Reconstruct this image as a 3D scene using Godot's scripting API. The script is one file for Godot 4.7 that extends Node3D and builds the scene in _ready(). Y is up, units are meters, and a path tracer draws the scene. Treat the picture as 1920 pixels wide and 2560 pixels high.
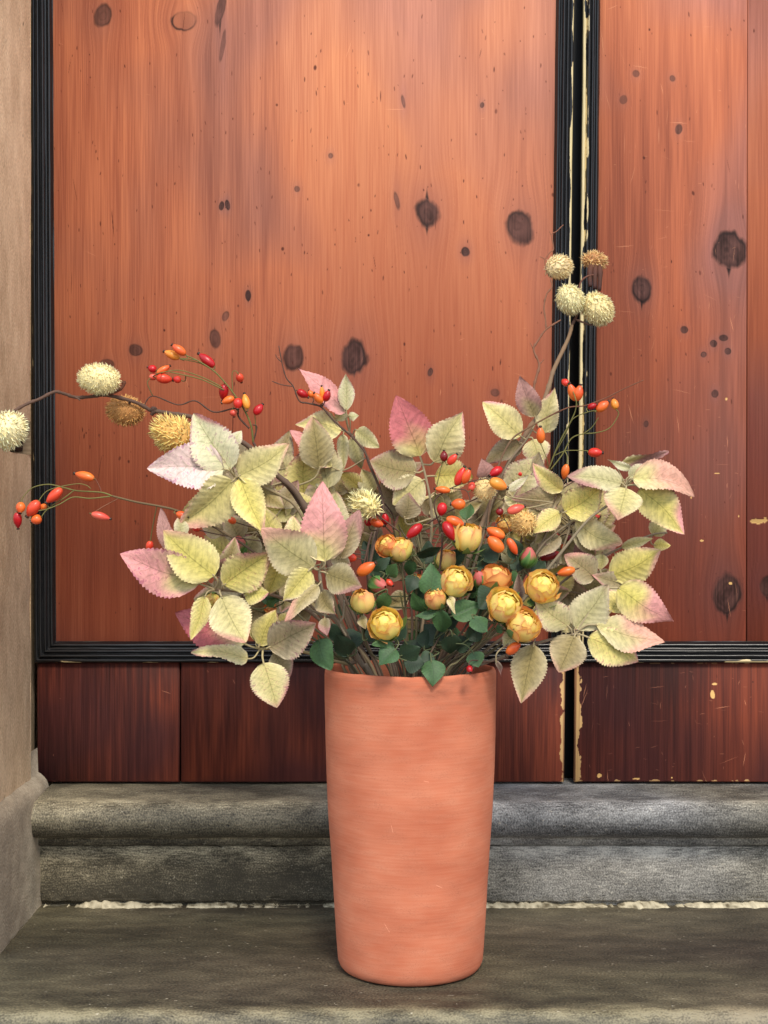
extends Node3D
# A terracotta vase of silk leaves, rose hips, burs and small roses on a stone doorstep before an old pine door.
# Metres, y up. The tread of the step is y = 0, the face of the door is z = 0, the street lies towards +z.

const CAM := Vector3(0.0, 0.753, 2.85)
const FOCAL := 3600.0            # of a 1920 x 2560 frame
const VASE := Vector3(0.0436, 0.0, 0.457)

var rng := RandomNumberGenerator.new()
var used := {}
var M := {}

# ---------------------------------------------------------------- small helpers
func numbered(n: String) -> String:
	used[n] = used.get(n, -1) + 1
	return n if used[n] == 0 else "%s_%03d" % [n, used[n]]

func at(px: float, py: float, d: float) -> Vector3:     # a measured direction and a distance from the door make a place
	return Vector3((px - 960.0) * d / FOCAL, CAM.y - (py - 1280.0) * d / FOCAL, CAM.z - d)

func lin(r: float, g: float, b: float) -> Color:
	return Color(r / 255.0, g / 255.0, b / 255.0).srgb_to_linear()

func tag(o: Node, label: String, category: String, group := "", kind := "") -> Node:
	if label: o.set_meta("label", label)
	if category: o.set_meta("category", category)
	if group: o.set_meta("group", group)
	if kind: o.set_meta("kind", kind)
	return o

func thing(called: String, label: String, category: String, where := Vector3.ZERO, group := "") -> Node3D:
	var o := Node3D.new()
	o.name = numbered(called)
	o.position = where
	add_child(o, true)
	tag(o, label, category, group)
	return o

func obj(called: String, mesh: Mesh, mat: Material, parent: Node = null) -> MeshInstance3D:
	var m := MeshInstance3D.new()
	m.mesh = mesh
	m.material_override = mat
	if parent == null:
		m.name = numbered(called)
		add_child(m, true)
	else:
		m.name = called
		var taken := {}
		for k in parent.get_children(): taken[String(k.name)] = true
		var n := 0
		while taken.has(String(m.name)):
			n += 1
			m.name = "%s_%03d" % [called, n]
		parent.add_child(m, true)
		if parent is MeshInstance3D: m.position = Vector3.ZERO
		else: m.position = -(parent as Node3D).position
	return m

func begin() -> SurfaceTool:
	var st := SurfaceTool.new()
	st.begin(Mesh.PRIMITIVE_TRIANGLES)
	st.set_meta("n", 0)
	return st

func vert(st: SurfaceTool, p: Vector3, c := Color.WHITE, uv := Vector2.ZERO) -> int:
	st.set_color(c)
	st.set_uv(uv)
	st.add_vertex(p)
	var n: int = st.get_meta("n")
	st.set_meta("n", n + 1)
	return n

func quad(st: SurfaceTool, a: int, b: int, c: int, d: int) -> void:
	st.add_index(a); st.add_index(b); st.add_index(c)
	st.add_index(a); st.add_index(c); st.add_index(d)

func close(st: SurfaceTool, tangents := false) -> ArrayMesh:
	st.generate_normals()
	if tangents: st.generate_tangents()
	return st.commit()

func grid(st: SurfaceTool, rows: Array, cols: Array, uvs: Array) -> void:    # rows of points, stitched
	var ids := []
	for i in rows.size():
		var r := []
		for j in rows[i].size():
			r.append(vert(st, rows[i][j], cols[i][j] if cols else Color.WHITE, uvs[i][j] if uvs else Vector2.ZERO))
		ids.append(r)
	for i in rows.size() - 1:
		for j in rows[i].size() - 1:
			quad(st, ids[i][j], ids[i][j + 1], ids[i + 1][j + 1], ids[i + 1][j])

func smooth_path(p: Array, sub: int) -> PackedVector3Array:
	var o := PackedVector3Array()
	for i in p.size() - 1:
		var a: Vector3 = p[max(i - 1, 0)]
		var b: Vector3 = p[i]
		var c: Vector3 = p[i + 1]
		var d: Vector3 = p[min(i + 2, p.size() - 1)]
		for k in sub:
			o.append(b.cubic_interpolate(c, a, d, float(k) / sub))
	o.append(p[p.size() - 1])
	return o

func tube(st: SurfaceTool, p: PackedVector3Array, r0: float, r1: float, c0: Color, c1: Color, sides := 6, knobs := 0.0) -> void:
	var rows := []
	var cols := []
	var uvs := []
	var n := p.size()
	var up := Vector3(0.31, 0.2, 0.93)
	for i in n:
		var t := (p[min(i + 1, n - 1)] - p[max(i - 1, 0)]).normalized()
		var a := t.cross(up).normalized()
		if a.length() < 0.5: a = t.cross(Vector3.UP).normalized()
		var b := t.cross(a)
		up = -b
		var f: float = float(i) / maxi(n - 1, 1)
		var r := lerpf(r0, r1, f) * (1.0 + knobs * (rng.randf_range(-0.3, 0.3) + (1.4 if i % 6 == 3 else 0.0)))
		var row := []
		var cr := []
		var ur := []
		for k in sides + 1:
			var w := TAU * k / sides
			row.append(p[i] + (a * cos(w) + b * sin(w)) * r)
			cr.append(c0.lerp(c1, f))
			ur.append(Vector2(float(k) / sides, i * 0.2))
		rows.append(row); cols.append(cr); uvs.append(ur)
	grid(st, rows, cols, uvs)
	for e in [0, n - 1]:      # caps
		var m := vert(st, p[e], cols[e][0])
		for k in sides:
			var x := vert(st, rows[e][k], cols[e][0])
			var y := vert(st, rows[e][k + 1], cols[e][0])
			if e == 0: st.add_index(m); st.add_index(y); st.add_index(x)
			else: st.add_index(m); st.add_index(x); st.add_index(y)

# a slab with four front corners (left-bottom, right-bottom, right-top, left-top at z1), chamfered, uv 0..1 on its face
func slab(c: Array, z0: float, z1: float, ch := 0.002) -> ArrayMesh:
	var st := begin()
	var mid: Vector2 = (c[0] + c[1] + c[2] + c[3]) / 4.0
	var uv := [Vector2(0, 1), Vector2(1, 1), Vector2(1, 0), Vector2(0, 0)]
	var inn := []
	for k in 4:
		var q: Vector2 = c[k]
		inn.append(Vector2(q.x - signf(q.x - mid.x) * ch, q.y - signf(q.y - mid.y) * ch))
	var f := []
	for k in 4: f.append(vert(st, Vector3(inn[k].x, inn[k].y, z1), Color.WHITE, uv[k]))
	quad(st, f[3], f[2], f[1], f[0])
	for k in 4:
		var j := (k + 1) % 4
		var ring := [[inn[k], z1], [inn[j], z1], [c[j], z1 - ch], [c[k], z1 - ch]]
		var ids := []
		for m in 4: ids.append(vert(st, Vector3(ring[m][0].x, ring[m][0].y, ring[m][1]), Color.WHITE, uv[k] if m in [0, 3] else uv[j]))
		quad(st, ids[0], ids[1], ids[2], ids[3])
		var side := []
		for m in [[c[k], z1 - ch], [c[j], z1 - ch], [c[j], z0], [c[k], z0]]: side.append(vert(st, Vector3(m[0].x, m[0].y, m[1]), Color.WHITE, uv[k]))
		quad(st, side[0], side[1], side[2], side[3])
	var bk := []
	for k in 4: bk.append(vert(st, Vector3(c[k].x, c[k].y, z0), Color.WHITE, uv[k]))
	quad(st, bk[0], bk[1], bk[2], bk[3])
	st.generate_normals()
	return st.commit()

func box(st: SurfaceTool, lo: Vector3, hi: Vector3) -> void:
	var p := []
	for k in 8: p.append(Vector3(hi.x if k & 1 else lo.x, hi.y if k & 2 else lo.y, hi.z if k & 4 else lo.z))
	for f in [[0, 1, 3, 2], [5, 4, 6, 7], [4, 0, 2, 6], [1, 5, 7, 3], [2, 3, 7, 6], [4, 5, 1, 0]]:
		var ids := []
		for k in [3, 2, 1, 0]: ids.append(vert(st, p[f[k]], Color.WHITE, Vector2(p[f[k]].x + p[f[k]].z, p[f[k]].y)))
		quad(st, ids[0], ids[1], ids[2], ids[3])

# ---------------------------------------------------------------- computed textures
func nb(w: int, h: int, freq: float, sd: int, oct := 3, sx := 1, sy := 1) -> PackedByteArray:   # noise as bytes, stretched sx / sy times
	var n := FastNoiseLite.new()
	n.seed = sd
	n.noise_type = FastNoiseLite.TYPE_SIMPLEX_SMOOTH
	n.frequency = freq
	n.fractal_octaves = oct
	var im := n.get_image(max(w / sx, 2), max(h / sy, 2))
	if sx > 1 or sy > 1: im.resize(w, h, Image.INTERPOLATE_CUBIC)
	im.convert(Image.FORMAT_L8)
	return im.get_data()

func tex(w: int, h: int, data: PackedByteArray) -> ImageTexture:
	return ImageTexture.create_from_image(Image.create_from_data(w, h, false, Image.FORMAT_RGB8, data))

func bump(w: int, h: int, data: PackedByteArray, strength: float) -> ImageTexture:
	var im := Image.create_from_data(w, h, false, Image.FORMAT_L8, data)
	im.convert(Image.FORMAT_RGBA8)
	im.bump_map_to_normal_map(strength)
	return ImageTexture.create_from_image(im)

func plain(c: Color, rough := 0.8, metal := 0.0) -> StandardMaterial3D:
	var m := StandardMaterial3D.new()
	m.albedo_color = c.linear_to_srgb()
	m.roughness = rough
	m.metallic = metal
	return m

func textured(t: Texture2D, n: Texture2D, rough: float, nscale := 1.0) -> StandardMaterial3D:
	var m := StandardMaterial3D.new()
	m.albedo_texture = t
	m.roughness = rough
	if n:
		m.normal_enabled = true
		m.normal_texture = n
		m.normal_scale = nscale
	return m

# pal: light, mid, dark, mauve (sRGB 0..255). knots: [x, y, rx, ry, darkness, tail] in pixels of this texture
func wood(w: int, h: int, ppm: float, pal: Array, knots: Array, sd: int, specks: int, coarse := 1.0, scratch := 0, wear_l := 0.0, wear_r := 0.0, wear_b := 0.0, bare := []) -> StandardMaterial3D:  # bare: where the painted-in dimming low on the boards starts and spreads
	var r := RandomNumberGenerator.new()
	r.seed = sd
	var big := nb(w, h, 2.6 / ppm, sd, 3, 2, 5)
	var hue := nb(w, h, 3.4 / ppm, sd + 1, 3, 2, 3)
	var grain := nb(w, h, 24.0 / ppm * coarse, sd + 2, 4, 1, 24)
	var fine := nb(w, h, 210.0 / ppm, sd + 3, 3, 1, 40)
	var wear := nb(w, h, 30.0 / ppm, sd + 4, 4, 1, 2)
	var dx := PackedFloat32Array()
	dx.resize(w * h)
	var kd := PackedFloat32Array()
	kd.resize(w * h)
	for k in knots:
		if k[4] < 0.0: continue
		var kx: float = k[0]
		var ky: float = k[1]
		var rx: float = k[2]
		var ry: float = k[3]
		for y in range(max(0, int(ky - ry * 6.0)), min(h, int(ky + ry * 6.0))):
			for x in range(max(0, int(kx - rx * 3.5)), min(w, int(kx + rx * 3.5))):
				var ux := (x - kx) / rx
				var uy := (y - ky) / ry
				var q := ux * ux / 2.2 + uy * uy / 5.0
				dx[y * w + x] -= (x - kx) * 0.75 * exp(-q)
				kd[y * w + x] += 0.75 * float(k[4]) * exp(-(ux * ux / 2.4 + uy * uy / 4.5))
	var out := PackedByteArray()
	out.resize(w * h * 3)
	var hgt := PackedByteArray()
	hgt.resize(w * h)
	var L: Array = pal[0]
	var D: Array = pal[2]
	var V: Array = pal[3]
	var Md: Array = pal[1]
	for y in h:
		for x in w:
			var i := y * w + x
			var xs := clampi(x + int(dx[i]), 0, w - 1)
			var g := grain[y * w + xs] / 255.0
			var f := fine[y * w + xs] / 255.0
			var b := big[i] / 255.0
			var t := clampf((g - 0.5) * 0.50 + (b - 0.5) * 0.90 + (f - 0.5) * 0.40 + 0.5, 0.0, 1.0)
			var mv := clampf((hue[i] / 255.0 - 0.46) * 1.9, 0.0, 0.7) + kd[i] * 0.8
			mv = minf(mv, 0.9)
			var cr: float
			var cg: float
			var cb: float
			if t > 0.5:
				var s := (t - 0.5) * 2.0
				cr = Md[0] + (L[0] - Md[0]) * s
				cg = Md[1] + (L[1] - Md[1]) * s
				cb = Md[2] + (L[2] - Md[2]) * s
			else:
				var s := t * 2.0
				cr = D[0] + (Md[0] - D[0]) * s
				cg = D[1] + (Md[1] - D[1]) * s
				cb = D[2] + (Md[2] - D[2]) * s
			var sh := 0.82 + 0.36 * t
			cr += (V[0] * sh - cr) * mv
			cg += (V[1] * sh - cg) * mv
			cb += (V[2] * sh - cb) * mv
			if bare:                    # light falling off down the door painted in, mixed with ragged varnish wear
				var low_dim := clampf((float(y) / h - bare[0] + (g - 0.5) * 0.10 + (b - 0.5) * 0.35) / bare[1], 0.0, 1.0)
				low_dim = low_dim * low_dim * (3.0 - 2.0 * low_dim)
				cr *= 1.0 - 0.29 * low_dim
				cg *= 1.0 - 0.40 * low_dim
				cb *= 1.0 - 0.40 * low_dim
			if wear_l > 0.0 or wear_r > 0.0 or wear_b > 0.0:
				var we := wear[i] / 255.0
				var e := 0.0
				if wear_l > 0.0 and x < wear_l * ppm * (we * 2.2 - 0.35): e = 1.0
				if wear_r > 0.0 and w - x < wear_r * ppm * (we * 2.2 - 0.35): e = 1.0
				if wear_b > 0.0 and h - y < wear_b * ppm * (we * 4.0 - 2.3): e = 1.0
				if e > 0.0:
					cr = 176.0 + 40.0 * f; cg = 138.0 + 40.0 * f; cb = 92.0 + 30.0 * f
			out[i * 3] = int(clampf(cr, 0, 255))
			out[i * 3 + 1] = int(clampf(cg, 0, 255))
			out[i * 3 + 2] = int(clampf(cb, 0, 255))
			hgt[i] = int(clampf(128.0 + (g - 0.5) * 70.0 + (f - 0.5) * 90.0, 0, 255))
	for k in knots:
		if k[4] < 0.0: continue
		var kx: float = k[0]
		var ky: float = k[1]
		var rx: float = k[2]
		var ry: float = k[3]
		var tail: float = k[5]
		var tilt := r.randf_range(-0.35, 0.35)
		var ringed: bool = k[4] < 0.35
		for y in range(max(0, int(ky - ry * 1.6)), min(h, int(ky + ry * (1.6 + 2.0 * tail)))):
			for x in range(max(0, int(kx - rx * 1.5)), min(w, int(kx + rx * 1.5))):
				var i := y * w + x
				var ux := ((x - kx) * cos(tilt) + (y - ky) * sin(tilt)) / rx
				var uy := ((y - ky) * cos(tilt) - (x - kx) * sin(tilt)) / ry
				var q := sqrt(ux * ux + uy * uy) + (wear[i] - 128) / 620.0 + (big[i] - 128) / 700.0 + 0.10 * uy * signf(tilt)
				var a := clampf((1.05 - q) * 3.6, 0.0, 1.0)
				if tail > 0.25 and y < ky:
					var uy2 := (ky - y) / (ry * 1.5)
					if uy2 < 1.0: a = maxf(a, clampf((0.40 * pow(1.0 - uy2, 1.4) - absf(x - kx) / rx) * 8.0, 0.0, 1.0))
				if tail > 0.0 and y > ky:
					var ty := (y - ky) / (ry * (1.0 + 1.5 * tail))
					if ty < 1.0: a = maxf(a, clampf((0.62 * pow(1.0 - ty, 1.5) - absf(x - kx) / rx) * 8.0, 0.0, 1.0))
				if a <= 0.0: continue
				var ring := 0.5 + 0.5 * sin(q * 15.0 + (wear[i] - 128) / 34.0)
				var s := 0.88 + 0.16 * ring * (1.0 - q * 0.6) + (fine[i] - 128) / 500.0 + (wear[i] - 128) / 420.0
				var edge := clampf(1.0 - absf(q - 0.84) * 6.0, 0.0, 1.0) * clampf(0.55 + 0.6 * sin(atan2(uy, ux) + tilt * 9.0) + (wear[i] - 128) / 200.0, 0.15, 1.0)
				var kr := 86.0 * s
				var kg := 59.0 * s
				var kb := 54.0 * s
				if ringed:
					a *= 0.15 + 0.9 * edge
				else:
					a *= minf(1.0, float(k[4]) * 1.12)
				if k[5] > 0.25 and q > 1.0: edge = 0.9
				kr = lerpf(kr, 28.0, edge * 0.9)
				kg = lerpf(kg, 23.0, edge * 0.9)
				kb = lerpf(kb, 23.0, edge * 0.9)
				out[i * 3] = int(lerpf(out[i * 3], kr, a))
				out[i * 3 + 1] = int(lerpf(out[i * 3 + 1], kg, a))
				out[i * 3 + 2] = int(lerpf(out[i * 3 + 2], kb, a))
				hgt[i] = int(lerpf(hgt[i], 110 - 50 * edge, a))
	for k in knots:                                 # chips down to pale wood
		if k[4] >= 0.0: continue
		for y in range(max(0, int(k[1] - k[3] * 1.6)), min(h, int(k[1] + k[3] * 1.6))):
			for x in range(max(0, int(k[0] - k[2] * 1.6)), min(w, int(k[0] + k[2] * 1.6))):
				var i := y * w + x
				var q := Vector2((x - k[0]) / k[2], (y - k[1]) / k[3]).length() + (wear[i] - 128) / 150.0
				if q > 1.0: continue
				out[i * 3] = 222; out[i * 3 + 1] = 178; out[i * 3 + 2] = 112
				hgt[i] = 60
	for n in specks:                                # resin pockets, worm holes and nicks
		var cx := r.randf() * w
		var cy := r.randf() * h
		var rx := ppm * r.randf_range(0.0006, 0.0013)
		var ry := rx * r.randf_range(1.0, 4.5)
		if n % 23 == 0:
			rx *= 2.4
			ry = rx * r.randf_range(1.0, 1.8)
		if n % 31 == 5:
			rx *= 0.7
			ry *= 7.0
		var str_ := r.randf_range(0.35, 0.85)
		var lean := r.randf_range(-0.25, 0.25)
		for y in range(max(0, int(cy - ry - 1)), min(h, int(cy + ry + 2))):
			for x in range(max(0, int(cx - rx * 2 - 2)), min(w, int(cx + rx * 2 + 3))):
				var q := Vector2((x - cx - (y - cy) * lean) / rx, (y - cy) / ry).length()
				var a := clampf((1.15 - q) * 2.0, 0.0, 1.0) * str_
				if a <= 0.0: continue
				var i := y * w + x
				out[i * 3] = int(lerpf(out[i * 3], 78, a))
				out[i * 3 + 1] = int(lerpf(out[i * 3 + 1], 40, a))
				out[i * 3 + 2] = int(lerpf(out[i * 3 + 2], 32, a))
				hgt[i] = int(lerpf(hgt[i], 40, a))
	for n in scratch:                               # pale scratches
		var p := Vector2(r.randf() * w, r.randf() * h)
		var ang := r.randf_range(-0.4, 0.4) + (PI / 2 if r.randf() < 0.55 else 0.0)
		var ln := ppm * r.randf_range(0.006, 0.05) * (0.3 if n % 3 else 1.0)
		var dir := Vector2(cos(ang), sin(ang))
		var a0 := r.randf_range(0.15, 0.5)
		if n % 9 == 0: a0 = 0.8
		for s in int(ln):
			p += dir
			dir = dir.rotated(r.randf_range(-0.02, 0.02))
			var x := int(p.x)
			var y := int(p.y)
			if x < 0 or y < 0 or x >= w or y >= h: continue
			var i := y * w + x
			var a := a0 * sin(PI * s / ln)
			out[i * 3] = int(lerpf(out[i * 3], 226, a))
			out[i * 3 + 1] = int(lerpf(out[i * 3 + 1], 158, a))
			out[i * 3 + 2] = int(lerpf(out[i * 3 + 2], 118, a))
	var m := textured(tex(w, h, out), bump(w, h, hgt, 3.0), 0.52, 0.35)
	m.metallic_specular = 0.24
	return m

# weathered stone: streaks along u, stains, pale worn grains, dark pits. a..c dark, mid, light; two hues from left to right
func stone(w: int, h: int, ppm: float, left: Array, right: Array, sd: int, streak: float, lo_v: Array, rough := 0.85, nstr := 1.0, speck := 0.5, flecks := 0) -> StandardMaterial3D:
	var r := RandomNumberGenerator.new()
	r.seed = sd
	var big := nb(w, h, 3.0 / ppm, sd, 4, 4, 2)
	var mid := nb(w, h, 16.0 / ppm, sd + 1, 4, 2, 1)
	var str_ := nb(w, h, 190.0 / ppm, sd + 2, 3, 6, 1)
	var fine := nb(w, h, 0.34, sd + 3, 2, 1, 1)
	var hue := nb(w, h, 2.2 / ppm, sd + 4, 3, 4, 2)
	var out := PackedByteArray()
	out.resize(w * h * 3)
	var hgt := PackedByteArray()
	hgt.resize(w * h)
	for y in h:
		var v := float(y) / h
		var edge := 0.0                             # worn or dirty bands along the stone, painted highlights and shade among them: [centre, width, amount]
		for b in lo_v: edge += b[2] * exp(-pow((v - b[0]) / b[1], 2.0))
		for x in w:
			var i := y * w + x
			var bg := big[i] / 255.0 - 0.5
			var md := mid[i] / 255.0 - 0.5
			var sk := str_[i] / 255.0 - 0.5
			var fn := fine[i] / 255.0 - 0.5
			var t := 0.42 + bg * 0.66 + md * 0.46 + sk * streak * 0.62 + fn * 0.85 + edge * (0.8 + md * 1.2 + sk * 0.6)
			var hx := clampf(float(x) / w * 1.5 - 0.35 + (hue[i] / 255.0 - 0.5) * 1.8, 0.0, 1.0)
			if fn * 0.8 + md * 0.45 + sk * 0.3 > 0.56 - 0.12 * speck: t += 0.5 * speck
			if fn * 0.7 - md * 0.5 + sk * 0.3 > 0.50: t -= 0.35
			t = clampf(t, 0.0, 1.15)
			for c in 3:
				var a: float = lerpf(left[0][c], right[0][c], hx)
				var b: float = lerpf(left[1][c], right[1][c], hx)
				out[i * 3 + c] = int(clampf(a + (b - a) * t, 0, 255))
			hgt[i] = int(clampf(128 + fn * 60 + md * 80 + sk * 60 * streak + bg * 40, 0, 255))
	for n in flecks:                            # pale nicks and dark pits
		var c := Vector2(r.randf() * w, r.randf() * h)
		var pale := n % 3 != 0
		var a := r.randf_range(-0.6, 0.6)
		var ln := r.randf_range(0.5, 2.2) * (2.5 if n % 17 == 0 else 1.0)
		for s in int(ln * 2.0) + 1:
			for wd in (2 if n % 5 == 0 else 1):
				var x := int(c.x + cos(a) * s * 0.7)
				var y := int(c.y + sin(a) * s * 0.7) + wd
				if x < 0 or y < 0 or x >= w or y >= h: continue
				var i := y * w + x
				var k := r.randf_range(0.15, 0.8)
				for q in 3: out[i * 3 + q] = int(lerpf(out[i * 3 + q], [214.0, 204.0, 182.0][q] if pale else 24.0, k))
				hgt[i] = 190 if pale else 40
	return textured(tex(w, h, out), bump(w, h, hgt, 3.5), rough, nstr)

# black paint worn through to pale wood: u across the moulding, v along it. worn: [u0, u1, how much]
func paint(sd: int, worn: Array, h := 1024) -> StandardMaterial3D:
	var w := 64
	var a := nb(w, h, 0.035, sd, 4, 1, 3)
	var b := nb(w, h, 0.012, sd + 1, 3, 1, 6)
	var f := nb(w, h, 0.2, sd + 2, 2, 1, 8)
	var out := PackedByteArray()
	out.resize(w * h * 3)
	for y in h:
		for x in w:
			var i := y * w + x
			var u := float(x) / w
			var k := f[i] / 255.0
			var c := [17.0 + 12.0 * k, 17.0 + 12.0 * k, 18.0 + 12.0 * k]
			var n := a[i] / 255.0 * 0.6 + b[i] / 255.0 * 0.4
			for z in worn:
				if u < z[0] or u > z[1]: continue
				var e: float = minf(u - z[0], z[1] - u) / (z[1] - z[0]) * 2.0
				if z[0] <= 0.001: e = (z[1] - u) / (z[1] - z[0])
				if n < z[2] * (0.55 + 0.6 * e): c = [206.0 + 30.0 * k, 186.0 + 30.0 * k, 138.0 + 26.0 * k]
				elif n < z[2] * (0.55 + 0.6 * e) + 0.012: c = [96.0, 66.0, 44.0]
			for q in 3: out[i * 3 + q] = int(c[q])
	var m := textured(tex(w, h, out), null, 0.26)
	m.metallic_specular = 0.5
	return m

# ---------------------------------------------------------------- the doorway
const MOULD := [[0.0, 0.002], [0.0, 0.016], [0.10, 0.019], [0.17, 0.018], [0.20, 0.012], [0.23, 0.013], [0.27, 0.020], [0.33, 0.0235], [0.39, 0.021], [0.43, 0.013], [0.46, 0.0135], [0.50, 0.0185], [0.555, 0.0205], [0.61, 0.018], [0.65, 0.010], [0.74, 0.0095], [0.78, 0.0125], [0.84, 0.0135], [0.90, 0.011], [0.94, 0.004], [1.0, 0.002]]

func moulding_side(o0: Vector2, o1: Vector2, i0: Vector2, i1: Vector2, mat: Material, parent: Node, sd: int) -> void:
	var st := begin()
	var n := 70
	var ln := o0.distance_to(o1)
	var wob := FastNoiseLite.new()
	wob.seed = sd
	wob.frequency = 0.09
	var rows := []
	var uvs := []
	for k in n + 1:
		var f := float(k) / n
		var row := []
		var ur := []
		for j in MOULD.size():
			var q: Array = MOULD[j]
			var p := o0.lerp(o1, f).lerp(i0.lerp(i1, f), q[0])
			var nz := wob.get_noise_2d(k * 2.0, j * 6.0) * 0.0011
			row.append(Vector3(p.x + nz * 0.6, p.y + nz * 0.4, q[1] + nz))
			ur.append(Vector2(q[0], f * ln * 0.75))
		rows.append(row); uvs.append(ur)
	grid(st, rows, [], uvs)
	obj("moulding", close(st), mat, parent)

func frame(leaf: Node3D, o: Array, i: Array, mats: Array, sd: int) -> void:     # outer and inner corners: bottom left, bottom right, top right, top left
	for k in 4: moulding_side(o[k], o[(k + 1) % 4], i[k], i[(k + 1) % 4], mats[k], leaf, sd + k)

func build_door() -> void:
	var P := 2.85 / FOCAL
	var px := func(x: float) -> float: return (x - 960.0) * P
	var xl := func(y: float) -> float: return 0.3585 + 0.01206 * (y - 0.458)
	var xr := func(y: float) -> float: return 0.3907 + 0.0104 * (y - 1.76)
	var black := plain(Color(0.012, 0.012, 0.013), 0.5)
	var pal_up := [[230, 154, 110], [202, 124, 88], [162, 92, 68], [158, 106, 94]]
	var pal_red := [[212, 130, 92], [184, 106, 76], [144, 80, 60], [160, 106, 96]]
	var pal_dk := [[126, 62, 44], [84, 41, 33], [54, 29, 26], [60, 34, 35]]
	var knots := []
	var W := 1024
	var H := 2048
	var x0: float = -0.66
	var ppm := 1024.0 / 1.02
	for k in [[257, 44, 21, 28, .62, 0.], [457, 52, 36, 24, .3, 0.], [1067, 530, 37, 46, .8, .35], [1296, 567, 38, 44, .78, .2], [1164, 631, 12, 14, .85, 0.], [733, 893, 27, 33, .72, 0.], [885, 900, 39, 47, .85, .15], [339, 879, 17, 15, .6, 0.], [266, 914, 17, 13, .5, 0.], [1237, 985, 14, 12, .5, 0.], [742, 474, 8, 9, .5, 0.], [300, 1010, 9, 16, .4, 0.], [549, 30, 12, 42, .55, .6], [556, 118, 6, 40, .4, 0.], [553, 518, 6, 10, .8, 0.], [568, 514, 6, 13, .9, 0.], [620, 742, 7, 13, .9, .5], [536, 846, 13, 24, .6, .4], [991, 500, 8, 30, .5, 0.], [1075, 934, 8, 13, .7, 0.], [826, 392, 8, 9, .55, 0.], [1008, 255, 6, 22, .5, 0.], [1205, 265, 6, 8, .6, 0.], [562, 794, 9, 14, .5, 0.]]:
		knots.append([(px.call(k[0]) - x0) * ppm, (2.62 - (CAM.y - (k[1] - 1280.0) * P)) / 2.16 * 2048.0, k[2] * P * ppm, k[3] * P * 2048.0 / 2.16, k[4], k[5]])
	for k in [[.3, .2, .03, .03], [.72, .42, .025, .035]]: knots.append([k[0] * 1024, k[1] * 700, 30, 36, .8, .2])
	var A := thing("door_leaf", "faded orange-brown pine door leaf with one broad knotty panel, directly behind the vase", "door", Vector3(-0.16, 0.2195, 0), "leaves of the old pine double door")
	var back := begin()
	box(back, Vector3(-0.688, 0.225, -0.052), Vector3(0.352, 2.88, -0.012))
	obj("core", close(back), black, A)
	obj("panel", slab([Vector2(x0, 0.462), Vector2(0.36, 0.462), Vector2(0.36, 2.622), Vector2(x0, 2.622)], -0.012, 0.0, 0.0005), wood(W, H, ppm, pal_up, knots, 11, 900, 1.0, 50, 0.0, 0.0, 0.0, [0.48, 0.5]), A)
	var o := [Vector2(-0.6885, 0.4566), Vector2(xl.call(0.4566), 0.4566), Vector2(xl.call(2.64), 2.64), Vector2(-0.7, 2.64)]
	var i := [Vector2(-0.6485, 0.4975), Vector2(xl.call(0.5) - 0.034, 0.4975), Vector2(xl.call(2.6) - 0.034, 2.6), Vector2(-0.659, 2.6)]
	frame(A, o, i, [paint(31, [[0.0, 0.16, 0.36], [0.48, 0.56, 0.28]]), paint(32, [[0.0, 0.15, 0.66], [0.28, 0.4, 0.18]]), paint(33, []), paint(34, [[0.0, 0.08, 0.26]])], 50)
	var pk := []
	for k in 3: pk.append(wood(256, 256, 256.0 / 0.3, pal_dk, [], 60 + k, 8, 2.3, 3, 0.0, 0.006 if k == 2 else 0.0))
	var seams := [-0.6865, -0.4025, 0.035]
	for k in 3:
		var a: float = seams[k]
		var c := [Vector2(a + 0.0015, 0.2195), Vector2((seams[k + 1] - 0.0015) if k < 2 else xl.call(0.2195), 0.2195), Vector2((seams[k + 1] - 0.0015) if k < 2 else xl.call(0.4556), 0.4556), Vector2(a + 0.0015, 0.4556)]
		obj("plank", slab(c, -0.012, 0.006 + 0.0012 * (k % 2), 0.0025), pk[k], A)
	obj("top_rail", slab([Vector2(-0.7, 2.642), Vector2(xl.call(2.64), 2.642), Vector2(xl.call(2.9), 2.9), Vector2(-0.7, 2.9)], -0.012, 0.006), pk[1], A)
	var rb := begin()
	box(rb, Vector3(0.33, 0.22, -0.085), Vector3(0.44, 2.88, -0.055))  # black strip added behind the gap so that it stays dark
	obj("added_gap_backing", close(rb), black, A)

	# the second leaf, redder and more scratched
	var B := thing("door_leaf", "redder scratched pine door leaf at the right edge, worn cream along the black gap", "door", Vector3(0.9, 0.2195, 0), "leaves of the old pine double door")
	back = begin()
	box(back, Vector3(0.408, 0.225, -0.052), Vector3(1.41, 2.88, -0.012))
	obj("core", close(back), black, B)
	ppm = 1000.0
	knots = []
	var kn2 := []
	for k in [[1825, 631, 40, 44, .9, .5], [1605, 723, 24, 30, .95, .8], [1822, 1492, 36, 46, .85, .5], [1712, 828, 10, 9, .7, 0.], [1786, 862, 9, 9, .75, 0.], [1812, 848, 10, 7, .7, 0.], [1822, 881, 8, 8, .75, 0.], [1762, 888, 8, 8, .7, 0.], [1698, 326, 9, 12, .6, 0.], [1590, 187, 10, 9, .45, 0.], [1682, 197, 8, 9, .5, 0.], [1558, 252, 10, 11, .4, 0.], [1790, 988, 8, 9, .7, 0.], [1615, 1063, 6, 8, .6, 0.]]:
		knots.append([(px.call(k[0]) - 0.40) * 1000.0, (2.62 - (CAM.y - (k[1] - 1280.0) * P)) / 2.16 * 2048.0, k[2] * P * 1000.0, k[3] * P * 2048.0 / 2.16, k[4], k[5]])
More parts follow.
